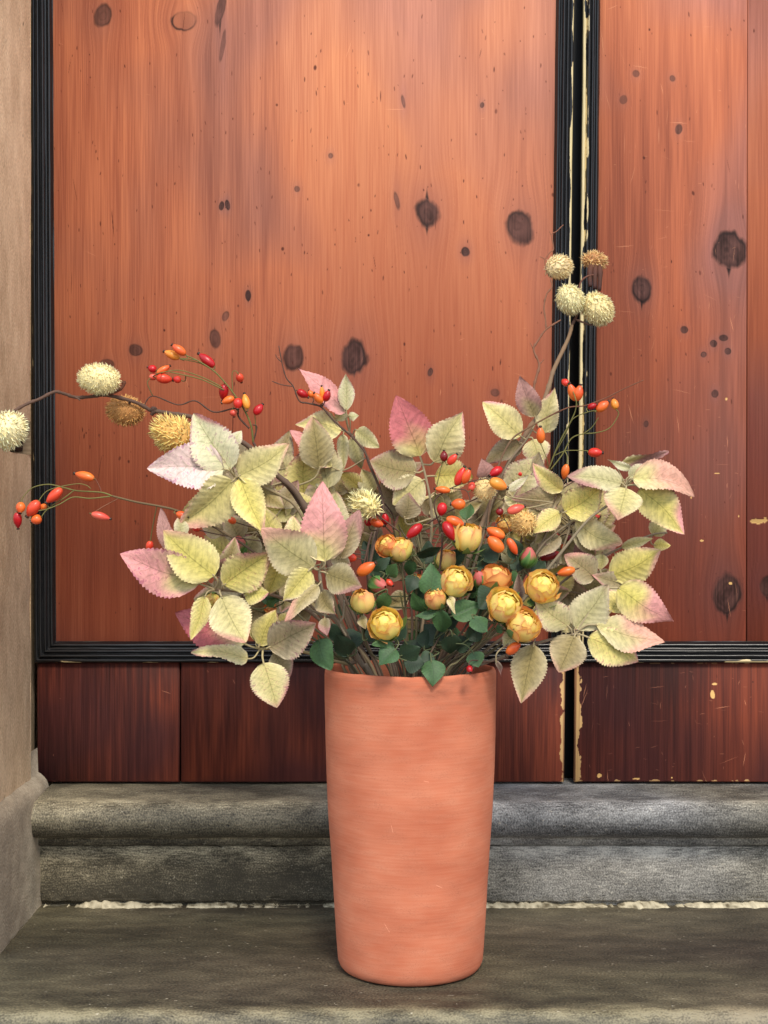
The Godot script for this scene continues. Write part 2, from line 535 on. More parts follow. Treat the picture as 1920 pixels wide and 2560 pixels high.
	kn2.append([(px.call(1903) - 0.7195) * 400.0 + 4.0, (2.62 - (CAM.y - (1470 - 1280.0) * P)) / 2.16 * 1024.0, 20 * P * 400, 26 * P * 1024.0 / 2.16, .85, .5])
	for c in [[233, 1826, 4, 2], [289, 1906, 3, 2], [210, 1745, 2, 3], [262, 1700, 4, 1], [150, 1840, 3, 1], [305, 1780, 2, 4], [280, 1560, 2, 2], [95, 1905, 2, 2]]: knots.append([float(c[0]), float(c[1]), float(c[2]), float(c[3]), -1.0, 0.0])
	for c in [[10, 894, 5, 3], [20, 930, 3, 2], [34, 880, 4, 2]]: kn2.append([float(c[0]), float(c[1]), float(c[2]), float(c[3]), -1.0, 0.0])
	for k in 3: kn2.append([60 + 70 * k, 150 + 260 * k, 9, 12, .8, .3])
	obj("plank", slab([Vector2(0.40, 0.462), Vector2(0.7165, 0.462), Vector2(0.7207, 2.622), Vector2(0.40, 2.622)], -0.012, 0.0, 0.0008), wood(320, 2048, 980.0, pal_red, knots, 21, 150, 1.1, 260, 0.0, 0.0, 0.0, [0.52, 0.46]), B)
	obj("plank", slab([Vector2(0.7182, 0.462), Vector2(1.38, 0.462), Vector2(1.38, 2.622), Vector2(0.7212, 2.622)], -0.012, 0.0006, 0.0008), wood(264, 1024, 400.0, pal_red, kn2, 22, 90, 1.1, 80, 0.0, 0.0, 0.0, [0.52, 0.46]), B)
	o = [Vector2(xr.call(0.4566) + 0.002, 0.4566), Vector2(1.41, 0.4566), Vector2(1.41, 2.64), Vector2(xr.call(2.64) + 0.002, 2.64)]
	i = [Vector2(xr.call(0.5) + 0.037, 0.4975), Vector2(1.372, 0.4975), Vector2(1.372, 2.6), Vector2(xr.call(2.6) + 0.037, 2.6)]
	frame(B, o, i, [paint(41, [[0.0, 0.2, 0.52], [0.48, 0.56, 0.26]]), paint(42, []), paint(43, []), paint(44, [[0.0, 0.24, 0.80], [0.2, 0.4, 0.40]])], 70)
	for k in 2:
		var a: float = 0.0
		var c := [Vector2(xr.call(0.2195) + 0.001, 0.2195), Vector2(0.80, 0.2195), Vector2(0.80, 0.4556), Vector2(xr.call(0.4556) + 0.001, 0.4556)]
		if k == 1: c = [Vector2(0.803, 0.2195), Vector2(1.41, 0.2195), Vector2(1.41, 0.4556), Vector2(0.803, 0.4556)]
		obj("plank", slab(c, -0.012, 0.006 + 0.001 * k, 0.0025), wood(420, 236, 990.0, pal_dk, [[276., 40., 5., 2., -1., 0.], [270., 62., 3.5, 7., -1., 0.], [48., 224., 5., 5., -1., 0.], [120., 231., 6., 2., -1., 0.], [190., 229., 3., 3., -1., 0.]] if k == 0 else [], 80 + k, 10, 1.9, 60, 0.008 if k == 0 else 0.0, 0.0, 0.003), B)
	obj("top_rail", slab([Vector2(xr.call(2.64), 2.642), Vector2(1.41, 2.642), Vector2(1.41, 2.9), Vector2(xr.call(2.9), 2.9)], -0.012, 0.006), pk[0], B)

func extrude(prof: Array, x0: float, x1: float, step: float, amp: float, sd: int, vlen: float, rough_edge := []) -> ArrayMesh:   # prof: Vector2(z, y); amp: unevenness in metres
	var st := begin()
	var fine := []
	for k in prof.size() - 1:
		var a: Vector2 = prof[k]
		var b: Vector2 = prof[k + 1]
		var n := maxi(1, int(a.distance_to(b) / step))
		for m in n: fine.append(a.lerp(b, float(m) / n))
	fine.append(prof[prof.size() - 1])
	var wob := FastNoiseLite.new()
	wob.seed = sd
	wob.frequency = 1.0
	wob.fractal_octaves = 3
	var nx := int((x1 - x0) / step)
	var rows := []
	var uvs := []
	var s := 0.0
	for j in fine.size():
		var q: Vector2 = fine[j]
		if j: s += q.distance_to(fine[j - 1])
		var t: Vector2 = (fine[mini(j + 1, fine.size() - 1)] - fine[maxi(j - 1, 0)]).normalized()
		var nrm := Vector2(t.y, -t.x)
		var bend: float = absf((fine[mini(j + 1, fine.size() - 1)] - q).angle_to(q - fine[maxi(j - 1, 0)])) if j > 0 and j < fine.size() - 1 else 0.0
		var row := []
		var ur := []
		for i in nx + 1:
			var x := lerpf(x0, x1, float(i) / nx)
			var d := wob.get_noise_3d(x * 7.0, q.y * 26.0, q.x * 26.0) * amp + wob.get_noise_3d(x * 30.0, q.y * 90.0, q.x * 60.0 + 9.0) * amp * 0.6
			for e in rough_edge:
				var near := exp(-pow(Vector2(q.x - e[0], q.y - e[1]).length() / e[2], 2.0))
				d -= near * absf(wob.get_noise_2d(x * 22.0, e[0] * 50.0)) * e[3] * 2.0 - near * e[3] * 0.1
			row.append(Vector3(x, q.y - nrm.y * d, q.x - nrm.x * d))
			ur.append(Vector2((x - x0) / (x1 - x0), s / vlen))
		rows.append(row); uvs.append(ur)
	grid(st, rows, [], uvs)
	return close(st)

func arc(c: Vector2, r: float, a0: float, a1: float, n: int) -> Array:
	var o := []
	for k in n + 1:
		var a := deg_to_rad(lerpf(a0, a1, float(k) / n))
		o.append(c + Vector2(cos(a), sin(a)) * r)
	return o

func build_step() -> void:
	var S := thing("doorstep", "worn grey stone doorstep with rounded sill moulding, riser and broad tread under the vase", "doorstep", Vector3(0.1, 0, 0.3))
	var olive := [[46, 42, 33], [182, 172, 143]]
	var blue := [[42, 42, 43], [178, 178, 176]]
	var p := [Vector2(-0.06, 0.2155), Vector2(0.06, 0.214), Vector2(0.12, 0.2095)]
	p.append_array(arc(Vector2(0.137, 0.1745), 0.0345, 92, -92, 12))
	p.append_array([Vector2(0.125, 0.1385), Vector2(0.116, 0.137), Vector2(0.114, 0.1205), Vector2(0.111, 0.119), Vector2(0.098, 0.1195), Vector2(0.09, 0.1195)])
	obj("sill", extrude(p, -0.657, 1.42, 0.007, 0.0013, 3, 0.36), stone(1536, 256, 720.0, olive, blue, 101, 0.75, [[0.56, 0.05, 0.22], [0.74, 0.07, -0.20], [0.885, 0.03, 0.6]], 0.66, 0.8, 0.4, 700), S)  # highlight on the roll and shade beneath it painted in as bands
	p = [Vector2(0.085, 0.117), Vector2(0.1025, 0.1165), Vector2(0.1045, 0.1145), Vector2(0.1035, 0.062), Vector2(0.1025, 0.012), Vector2(0.1005, 0.009), Vector2(0.088, 0.006), Vector2(0.085, -0.01)]
	obj("riser", extrude(p, -0.657, 1.42, 0.0045, 0.0011, 4, 0.145, [[0.102, 0.011, 0.007, 0.006], [0.104, 0.116, 0.004, 0.003]]), stone(1536, 128, 720.0, [[58, 53, 41], [208, 196, 164]], [[54, 53, 51], [192, 188, 178]], 111, 0.85, [[0.12, 0.2, 0.34], [0.8, 0.28, -0.22]], 0.85, 0.7, 0.55, 500), S)  # riser highlight at the top painted into the stone, darker towards its foot
	p = [Vector2(0.07, -0.002), Vector2(0.12, 0.0), Vector2(0.655, -0.002)]
	p.append_array(arc(Vector2(0.660, -0.028), 0.026, 88, 2, 7))
	p.append_array([Vector2(0.686, -0.06), Vector2(0.684, -0.2)])
	obj("tread", extrude(p, -1.0, 1.42, 0.008, 0.0017, 5, 0.82, [[0.682, -0.012, 0.02, 0.006]]), stone(1536, 640, 640.0, [[37, 34, 25], [126, 118, 92]], [[39, 33, 27], [128, 114, 95]], 121, 0.25, [[0.735, 0.03, 0.62], [0.66, 0.05, 0.10], [0.40, 0.22, -0.1]], 0.6, 0.8, 0.7, 900), S)
	var mm := textured(null, null, 0.9)
	mm.albedo_color = Color8(206, 196, 168)
	mm.vertex_color_use_as_albedo = true
	var n := FastNoiseLite.new()
	n.seed = 9
	n.frequency = 1.0
	n.fractal_octaves = 4
	var st := begin()      # broken strips of pale mortar in the joint under the riser
	var rows := []
	var cols := []
	for k in 660:
		var x := -0.652 + k * 0.003
		var env := 0.0034
		if x < -0.46: env = lerpf(0.0125, 0.0075, (x + 0.652) / 0.19)
		elif x < -0.3: env = 0.0050
		elif x > 0.19 and x < 0.3: env = 0.0085
		elif x > 0.46: env = 0.0080
		elif x > 0.3: env = 0.0055
		var big := n.get_noise_2d(x * 9.0, 1.0)
		var hh := env * (0.62 + 1.5 * big + 0.55 * n.get_noise_2d(x * 60.0, 4.0))
		if hh < 0.0007: hh = -0.003
		var zz := 0.104 + maxf(hh, 0.0) * (0.9 + n.get_noise_2d(x * 40.0, 5.0))
		var row := [Vector3(x, hh + 0.001, 0.086), Vector3(x, hh, 0.096), Vector3(x, hh * 0.8, 0.1 + 0.4 * (zz - 0.1)), Vector3(x, hh * 0.35, zz), Vector3(x, -0.004, zz + 0.003)]
		var cr := []
		for q in 5: cr.append(Color(1, 1, 1).lerp(Color(0.22, 0.2, 0.16), clampf(0.42 + n.get_noise_2d(x * 30.0, q * 3.0) * 1.5 + n.get_noise_2d(x * 110.0, q * 9.0) * 0.6 - (0.3 if env > 0.0065 else 0.0), 0, 1)))
		rows.append(row); cols.append(cr)
	grid(st, rows, cols, [])
	obj("mortar_joint", close(st), mm, S)

func build_jamb() -> void:
	var J := thing("stone_jamb", "beige stone door jamb at the left edge with grey foot and dark hinge pocket", "door jamb", Vector3(-0.75, 0, 0.25))
	var tan := [[176, 158, 130], [238, 218, 188]]
	var st := begin()
	var z_in := -0.03
	# reveal face, left open where the hinge pocket is cut
	var ys := []
	var zs := []
	for k in 7: zs.append(lerpf(0.28, 0.41, k / 6.0))
	zs = [0.085, 0.1, 0.13, 0.17, 0.205, 0.24] + zs
	for k in 68: ys.append(0.21 + k * 0.04)
	ys.append_array([0.862, 0.926])
	ys.sort()
	var nz := FastNoiseLite.new()
	nz.seed = 77
	nz.frequency = 1.0
	nz.fractal_octaves = 3
	var face := func(y: float, z: float) -> Vector3:
		var d := nz.get_noise_2d(y * 9.0, z * 22.0) * 0.0022
		if z < 0.095: d -= absf(nz.get_noise_2d(y * 40.0, 3.0)) * 0.0045
		return Vector3(-0.678 + d, y, z)
	for a in ys.size() - 1:
		for b in zs.size() - 1:
			if ys[a] >= 0.861 and ys[a + 1] <= 0.927 and zs[b] >= 0.084 and zs[b + 1] <= 0.241: continue
			var ids := []
			for q in [[a, b], [a, b + 1], [a + 1, b + 1], [a + 1, b]]:
				ids.append(vert(st, face.call(ys[q[0]], zs[q[1]]), Color.WHITE, Vector2(-ys[q[0]] * 0.5, zs[q[1]])))
			quad(st, ids[0], ids[1], ids[2], ids[3])
	# the pocket
	for f in [[Vector3(-0.678, 0.862, 0.085), Vector3(-0.678, 0.862, 0.24), Vector3(-0.77, 0.862, 0.24), Vector3(-0.77, 0.862, 0.085)], [Vector3(-0.678, 0.926, 0.085), Vector3(-0.678, 0.926, 0.24), Vector3(-0.77, 0.926, 0.24), Vector3(-0.77, 0.926, 0.085)], [Vector3(-0.678, 0.862, 0.24), Vector3(-0.678, 0.926, 0.24), Vector3(-0.77, 0.926, 0.24), Vector3(-0.77, 0.862, 0.24)], [Vector3(-0.678, 0.862, 0.085), Vector3(-0.678, 0.926, 0.085), Vector3(-0.77, 0.926, 0.085), Vector3(-0.77, 0.862, 0.085)], [Vector3(-0.77, 0.862, 0.085), Vector3(-0.77, 0.926, 0.085), Vector3(-0.77, 0.926, 0.24), Vector3(-0.77, 0.862, 0.24)]]:
		var ids := []
		for q in f: ids.append(vert(st, q, Color.WHITE, Vector2(-q.y * 0.5, q.z)))
		quad(st, ids[0], ids[1], ids[2], ids[3])
	for f in [[Vector3(-0.678, 0.2, 0.085), Vector3(-0.678, 0.862, 0.085), Vector3(-0.704, 0.862, 0.085), Vector3(-0.704, 0.2, 0.085)], [Vector3(-0.678, 0.926, 0.085), Vector3(-0.678, 2.89, 0.085), Vector3(-0.704, 2.89, 0.085), Vector3(-0.704, 0.926, 0.085)], [Vector3(-0.704, 0.2, -0.05), Vector3(-0.704, 2.89, -0.05), Vector3(-0.704, 2.89, 0.085), Vector3(-0.704, 0.2, 0.085)]]:
		var ids := []
		for q in f: ids.append(vert(st, q, Color.WHITE, Vector2(-q.y * 0.5, q.z + q.x)))
		quad(st, ids[0], ids[1], ids[2], ids[3])
	# its face towards the street
	var fr := []
	for q in [Vector3(-0.678, 0.21, 0.41), Vector3(-0.678, 2.89, 0.41), Vector3(-0.95, 2.89, 0.41), Vector3(-0.95, 0.21, 0.41)]: fr.append(vert(st, q, Color.WHITE, Vector2(-q.y * 0.5, q.x)))
	quad(st, fr[0], fr[1], fr[2], fr[3])
	var tm := stone(1024, 512, 512.0, [[176, 148, 114], [250, 222, 184]], [[166, 144, 116], [244, 220, 186]], 131, 0.55, [], 0.9, 0.35, 0.05, 220)
	obj("pilaster", close(st), tm, J)
	var inside := begin()
	box(inside, Vector3(-0.765, 0.868, 0.10), Vector3(-0.69, 0.918, 0.22))
	obj("hinge_block", close(inside), plain(Color(0.012, 0.011, 0.01), 0.7), J)
	# the foot: an ogee from the shaft out to a plain block
	st = begin()
	var prof := [[0.29, -0.003], [0.242, -0.002], [0.239, 0.003], [0.233, 0.010], [0.226, 0.016], [0.218, 0.0195], [0.209, 0.0208], [0.15, 0.0212], [0.06, 0.0215], [-0.01, 0.0215], [-0.2, 0.0215]]
	var rows := []
	var uvs := []
	for q in prof:
		var row := []
		var ur := []
		var along := []
		for k in 15: along.append(Vector2(-0.678 + q[1], 0.02 + 0.37 * k / 14.0))
		var zf: float = 0.402 + q[1] * 0.25
		along.append(Vector2(-0.679 + q[1], zf - 0.004))
		along.append(Vector2(-0.684 + q[1], zf))
		for k in 6: along.append(Vector2(-0.695 + q[1] - 0.05 * k, zf + 0.001))
		var ss := 0.0
		for k in along.size():
			if k: ss += along[k].distance_to(along[k - 1])
			var d := nz.get_noise_3d(q[0] * 22.0, along[k].y * 18.0, along[k].x * 18.0) * 0.003
			row.append(Vector3(along[k].x + d, q[0], along[k].y + d * 0.5))
			ur.append(Vector2(ss * 2.0, -q[0]))
		rows.append(row); uvs.append(ur)
	grid(st, rows, [], uvs)
	obj("foot", close(st), stone(512, 512, 512.0, [[128, 118, 102], [206, 192, 168]], [[136, 124, 106], [210, 196, 172]], 141, 0.0, [], 0.9, 0.5, 0.2), J)
	# the opposite jamb and the house front round the doorway
	var R := thing("stone_jamb", "beige stone door jamb beyond the right edge of the door", "door jamb", Vector3(1.6, 0, 0.2))
	var s2 := begin()
	box(s2, Vector3(1.42, -0.2, -0.03), Vector3(1.72, 2.89, 0.41))
	obj("pilaster", close(s2), tm, R)
	var Fh := thing("house_front", "plastered house front around the stone doorway", "building", Vector3(0, 0, 0.2))
	for b in [[Vector3(-6, -0.2, -0.5), Vector3(6, 8, -0.32)], [Vector3(-6, -0.2, -0.3), Vector3(-0.95, 8, 0.38)], [Vector3(1.72, -0.2, -0.3), Vector3(6, 8, 0.38)], [Vector3(-0.95, 2.9, -0.3), Vector3(1.72, 8, 0.38)]]:  # first slab: added backing that shuts out sky light behind the door
		var s3 := begin()
		box(s3, b[0], b[1])
		obj("wall", close(s3), tm, Fh)
	var gs := begin()
	box(gs, Vector3(-80, -0.4, -60), Vector3(80, -0.172, 120))
	var g := obj("pavement", close(gs), plain(Color(0.20, 0.19, 0.17), 0.9))
	tag(g, "grey stone street pavement below the doorstep", "", "", "structure")

# ---------------------------------------------------------------- the vase
func build_vase() -> void:
	var V := thing("terracotta_vase", "tall plain orange terracotta vase standing on the stone step, filled with silk flowers", "vase", VASE)
	var st := begin()
	var prof := [[0.0, 0.0], [0.108, 0.0], [0.1135, 0.002], [0.1175, 0.0065], [0.1202, 0.014], [0.1225, 0.04], [0.1252, 0.085], [0.1283, 0.14], [0.1322, 0.20], [0.1362, 0.255], [0.1393, 0.32], [0.1411, 0.38], [0.142, 0.44], [0.1423, 0.47], [0.1424, 0.484], [0.1416, 0.4905], [0.1395, 0.4945], [0.1365, 0.495], [0.134, 0.4925], [0.1325, 0.487], [0.132, 0.44], [0.13, 0.36], [0.125, 0.25], [0.118, 0.1], [0.11, 0.03], [0.0, 0.028]]
	var nz := FastNoiseLite.new()
	nz.seed = 5
	nz.frequency = 1.0
	var rows := []
	var uvs := []
	for k in prof.size() - 1:
		var n := maxi(1, int(absf(prof[k + 1][1] - prof[k][1]) / 0.012))
		for m in n:
			var f := float(m) / n
			var r: float = lerpf(prof[k][0], prof[k + 1][0], f)
			var y: float = lerpf(prof[k][1], prof[k + 1][1], f)
			var row := []
			var ur := []
			for a in 97:
				var w := TAU * a / 96.0
				var rr := r * (1.0 + 0.0045 * nz.get_noise_3d(cos(w) * 1.2, y * 7.0, sin(w) * 1.2) + 0.0022 * nz.get_noise_3d(cos(w) * 0.6, y * 55.0, sin(w) * 0.6))
				var yy := y + (0.0018 * nz.get_noise_2d(cos(w) * 1.5, sin(w) * 1.5) if y > 0.48 else 0.0)
				row.append(Vector3(VASE.x + cos(w + PI / 2) * rr, yy, VASE.z + sin(w + PI / 2) * rr))
				ur.append(Vector2(a / 96.0 + 0.5, 1.0 - y / 0.5))
			rows.append(row); uvs.append(ur)
	grid(st, rows, [], uvs)
	var w := 1536
	var h := 768
	var big := nb(w, h, 0.007, 201, 3, 2, 1)
	var str_ := nb(w, h, 0.16, 202, 3, 24, 1)
	var fine := nb(w, h, 0.45, 203, 2, 1, 1)
	var mid := nb(w, h, 0.03, 204, 4, 3, 1)
	var out := PackedByteArray()
	out.resize(w * h * 3)
	var hgt := PackedByteArray()
	hgt.resize(w * h)
	for y in h:
		for x in w:
			var i := y * w + x
			var seam := clampf((absf(x - w * 0.5) - w * 0.44) / (w * 0.06), 0.0, 1.0)
			var b := (big[i] / 255.0 - 0.5) * (1.0 - seam)
			var s := (str_[i] / 255.0 - 0.5) * (1.0 - seam * 0.6)
			var f := fine[i] / 255.0 - 0.5
			var md := (mid[i] / 255.0 - 0.5) * (1.0 - seam * 0.6)
			var t := clampf(0.55 + b * 0.8 + s * 0.36 + md * 0.10 + f * 0.34, 0.0, 1.0)
			var c := Vector3(184, 103, 75).lerp(Vector3(214, 134, 102), t)
			c += Vector3(-2, 3, 4) * clampf(md * 1.6 + s, -1.0, 1.2)
			var so := 0.0
			for e in [[0.43, 0.06, 0.06, 0.05, 0.34], [0.56, 0.04, 0.12, 0.03, 0.22], [0.5, 0.99, 0.4, 0.02, 0.25]]: so += e[4] * exp(-pow((float(x) / w - e[0]) / e[2], 2.0) - pow((float(y) / h - e[1]) / e[3], 2.0)) * (0.75 + md * 2.0)  # soot blotches near the rim; the contact shadow at the base is painted
			c = c.lerp(Vector3(136, 78, 60), clampf(so, 0.0, 0.6))
			if f + s * 0.3 > 0.47: c = c.lerp(Vector3(238, 178, 150), 0.5)
			if f - md * 0.3 < -0.36: c = c.lerp(Vector3(140, 66, 46), 0.6)
			out[i * 3] = int(clampf(c.x, 0, 255))
			out[i * 3 + 1] = int(clampf(c.y, 0, 255))
			out[i * 3 + 2] = int(clampf(c.z, 0, 255))
			hgt[i] = int(clampf(128 + f * 90 + s * 36, 0, 255))
	for sc in [[0.5 + 0.045, 0.82, 26, 0.9], [0.47, 0.34, 14, 0.2], [0.535, 0.5, 18, 1.3], [0.44, 0.68, 20, 0.4]]:     # scuffs
		var p := Vector2(sc[0] * w, sc[1] * h)
		for k in int(sc[2]):
			var i := int(p.y) * w + int(p.x)
			out[i * 3] = 240; out[i * 3 + 1] = 168; out[i * 3 + 2] = 136
			p += Vector2(cos(sc[3]), -sin(sc[3]))
	var mat := textured(tex(w, h, out), bump(w, h, hgt, 2.5), 0.92, 0.55)
	mat.metallic_specular = 0.35
	obj("body", close(st), mat, V)
	var soil := begin()
	var c := vert(soil, Vector3(VASE.x, 0.395, VASE.z))
	var ring := []
	for a in 33: ring.append(vert(soil, Vector3(VASE.x + cos(TAU * a / 32) * 0.1295, 0.385, VASE.z + sin(TAU * a / 32) * 0.1295)))
	for a in 32: soil.add_index(c); soil.add_index(ring[a]); soil.add_index(ring[a + 1])
	obj("packing_foam", close(soil), plain(Color(0.02, 0.025, 0.018), 0.95), V)

# ---------------------------------------------------------------- silk leaves, hips, burs, roses
const TONE := [[216, 200, 142], [226, 208, 124], [162, 143, 96], [196, 184, 138], [230, 222, 184], [66, 98, 56], [42, 62, 40], [170, 150, 114], [130, 102, 94]]
const PINK := [[224, 156, 150], [196, 108, 110], [238, 208, 198], [180, 134, 124], [218, 164, 142]]

func flora_materials() -> void:
	var w := 256
	var h := 512
	for kind in 3:
		var out := PackedByteArray()
		out.resize(w * h * 3)
		var hgt := PackedByteArray()
		hgt.resize(w * h)
		var mot := nb(w, h, 0.02, 300 + kind, 4)
		var fib := nb(w, h, 0.22, 310 + kind, 2)
		for y in h:
			var v := 1.0 - float(y) / h
			for x in w:
				var i := y * w + x
				var u := absf(x / 128.0 - 1.0)
				var ph := v * 8.5 - u * (2.6 - 0.8 * v) + (mot[i] - 128) / 700.0
				var dv := absf(ph - roundf(ph))
				var vein := clampf(1.0 - dv * 9.0, 0.0, 1.0) * clampf(1.15 - u, 0.0, 1.0)
				var rib := clampf(1.0 - u * 26.0, 0.0, 1.0)
				var tert := clampf(1.0 - absf(fposmod(u * 11.0 + ph * 1.3 + mot[i] / 200.0, 1.0) - 0.5) * 9.0, 0.0, 1.0)
				var m := (mot[i] - 128) / 255.0
				var f := (fib[i] - 128) / 255.0
				var k := 0.96 + m * 0.22 + f * 0.05 - vein * 0.13 - rib * 0.20 - tert * 0.03
				var spot := clampf((fib[i] / 255.0 * 0.45 + mot[i] / 255.0 * 0.75 - 0.80) * 9.0, 0.0, 0.7) if kind == 2 else 0.0
				if kind == 2: spot = maxf(spot, clampf((u + v * 0.3 + m * 0.9 - 1.12) * 4.0, 0.0, 0.5))
				k *= 1.0 - 0.35 * spot
				out[i * 3] = int(clampf(255 * k, 0, 255))
				out[i * 3 + 1] = int(clampf(255 * (k * (1.0 - 0.2 * spot) + vein * 0.012), 0, 255))
				out[i * 3 + 2] = int(clampf(255 * (k - vein * 0.02 - rib * 0.03), 0, 255))
				hgt[i] = int(clampf(120 + 95 * sqrt(minf(dv * 2.0, 1.0)) * (1.0 - 0.4 * u) - 60 * rib - tert * 8.0 + f * 30, 0, 255))
		var m := textured(tex(w, h, out), bump(w, h, hgt, 3.0 if kind != 1 else 2.0), 0.85 if kind != 1 else 0.6, 0.8 if kind != 1 else 0.4)
		m.vertex_color_use_as_albedo = true
		m.cull_mode = BaseMaterial3D.CULL_DISABLED
		m.backlight_enabled = true
		m.backlight = Color(0.26, 0.26, 0.18) if kind != 1 else Color(0.2, 0.3, 0.2)
		M[["leaf", "green_leaf", "spotted_leaf"][kind]] = m
	for k in [["bark", 0.85], ["petal", 0.6], ["hip", 0.34], ["burr", 0.8], ["sepal", 0.6]]:
		var m := StandardMaterial3D.new()
		m.vertex_color_use_as_albedo = true
		m.cull_mode = BaseMaterial3D.CULL_DISABLED
		m.roughness = k[1]
		M[k[0]] = m
	(M.petal as StandardMaterial3D).backlight_enabled = true
	(M.petal as StandardMaterial3D).backlight = Color(0.7, 0.64, 0.4)
	(M.hip as StandardMaterial3D).metallic_specular = 0.5

func leaf_mesh(B: Vector3, T: Vector3, wid: float, bend: float, curl: float, fold: float, roll: float, twist: float, ca: Color, cb: Color, pk: float, teeth: float, sd: int) -> ArrayMesh:
	var r := RandomNumberGenerator.new()
	r.seed = sd
	var L := T - B
	var ln := L.length()
	var dir := L / ln
	var view := (CAM - (B + T) / 2.0).normalized()
	var N0 := (view - dir * view.dot(dir)).normalized()
	var rows := []
	var cols := []
	var uvs := []
	var nr := 40
	var nc := 10
	var lean := r.randf_range(-0.35, 0.35)
	var ph := r.randf() * TAU
	var skew := r.randf_range(-0.045, 0.045)
	var arc_ := r.randf_range(-0.06, 0.06)
	var belly := r.randf_range(0.60, 0.80)
	var full := r.randf_range(0.64, 0.88)
	var st := begin()
	for i in nr + 1:
		var t := float(i) / nr
		var half := wid * 0.5 * pow(sin(PI * pow(t, belly)), full) * (1.0 - 0.18 * t * t * t)
		var tooth := 1.0
		if i > 2 and i < nr: tooth = 1.0 + teeth * (0.5 if i % 2 == 0 else -0.5) * r.randf_range(0.6, 1.3)
		var ang := roll + twist * (t - 0.3)
		var N := N0.rotated(dir, ang)
		var Wd := dir.cross(N)
		var row := []
		var cr := []
		var ur := []
		for j in nc + 1:
			var u := -1.0 + 2.0 * j / nc
			var au := absf(u)
			var e := half * u * (tooth if j == 0 or j == nc else 1.0)
			var z := bend * ln * 4.0 * t * (1.0 - t) - curl * ln * t * t * t + fold * half * au * (1.0 - 0.3 * au)
			z += 0.013 * ln * cos(TAU * (t * 8.5 - au * 2.2)) * au * (1.0 - t * 0.5)
			z += 0.035 * ln * sin(t * 8.0 + ph + u * 1.4) * au * au
			var fwd := dir * (half * au * 0.10 * (1.0 if i % 2 == 0 else 0.55)) * (1.0 - t)
			row.append(B + dir * ln * t + fwd + Wd * (e + (skew + arc_ * sin(PI * t)) * ln * sin(PI * t)) + N * z)
			var q := clampf((t * 1.05 + 0.28 * au * au + lean * u * 0.6 + 0.10 * sin(t * 7.0 + ph * 2.0 + u * 3.0) - (1.05 - pk * 1.1)) / 0.42, 0.0, 1.0)
			if pk <= 0.0: q = 0.0
			q = maxf(q, 0.55 * pow(au, 6.0) * t)
			q = q * q * (3.0 - 2.0 * q)
			var cl := ca.lerp(ca * Color(0.78, 0.80, 0.60), (1.0 - au) * 0.75)
			cl = cl.lerp(lin(240, 230, 196), 0.32 * au * au)
			cr.append(cl.lerp(cb, q) if teeth > 0.08 else ca.lerp(ca * Color(1.7, 1.7, 1.6), 0.35 * au * au))
			ur.append(Vector2((u + 1.0) * 0.5, 1.0 - t))
		rows.append(row); cols.append(cr); uvs.append(ur)
	grid(st, rows, cols, uvs)
	return close(st)

# a spray: one thing with a stem that ends inside the vase. It keeps every stem path, so that leaves and hips can grow from the nearest point
func spray(called: String, label: String, cat: String, group: String, d: float, pts: Array, m: float, n: float, r0: float, r1: float, col := [128, 112, 88]) -> Dictionary:
	var foot := Vector3(VASE.x + m * 0.05, 0.40, VASE.z + n * 0.04)
	var rim := Vector3(VASE.x + m * 0.115, 0.497, VASE.z + n * 0.10)
	var o := thing(called, label, cat, foot, group)
	var S := {"node": o, "st": begin(), "paths": [], "d": d, "col": lin(col[0], col[1], col[2])}
	var p := []
	var total := 0.0
	var acc := [0.0]
	var seq := []
	for k in range(0, pts.size(), 2): seq.append(Vector2(pts[k], pts[k + 1]))
	for k in range(1, seq.size()):
		total += seq[k].distance_to(seq[k - 1])
		acc.append(total)
	var dr := CAM.z - rim.z
	var last: Vector2 = seq[seq.size() - 1]
	var rimpx := Vector2(960 + rim.x * FOCAL / dr, 1280 - (rim.y - CAM.y) * FOCAL / dr)
	total += last.distance_to(rimpx)
	for k in seq.size(): p.append(at(seq[k].x, seq[k].y, lerpf(d, dr, smoothstep(0.0, 1.0, acc[k] / total))))
	p.append(rim)
	p.append(foot)
	var sp := smooth_path(p, 7)
	S.paths.append(sp)
	tube(S.st, sp, r1, r0, S.col, S.col.lerp(lin(122, 106, 90), 0.6), 7, 0.05 if r0 < 0.004 else 0.16)
	return S

func twig(S: Dictionary, d0: float, d1: float, pts: Array, r0: float, r1: float, col = null, knobs := 0.06) -> void:
	var p := []
	var n := pts.size() / 2
	for k in n: p.append(at(pts[k * 2], pts[k * 2 + 1], lerpf(d0, d1, float(k) / max(n - 1, 1))))
	var sp := smooth_path(p, 6)
	S.paths.append(sp)
	var c: Color = S.col if col == null else lin(col[0], col[1], col[2])
	tube(S.st, sp, r0, r1, c, c, 6, knobs)

func nearest(S: Dictionary, q: Vector3) -> Vector3:
	var best := Vector3.ZERO
	var bd := 1e9
	for p in S.paths:
		for v in p:
			if v.y < 0.47: continue
			var e: float = v.distance_squared_to(q)
			if e < bd:
				bd = e
				best = v
	return best

func petiole(S: Dictionary, q: Vector3, out_dir: Vector3, r: float, c: Color) -> void:
	var a := nearest(S, q)
	var g := q.distance_to(a)
	if g < 0.002: return
	var mid := q - out_dir * minf(g * 0.4, 0.02)
	mid = mid.lerp((a + q) / 2.0, 0.4)
	tube(S.st, smooth_path([a, mid, q, q + out_dir * 0.004], 5), r * 1.15, r, S.col.lerp(c, 0.4), c, 6, 0.0)

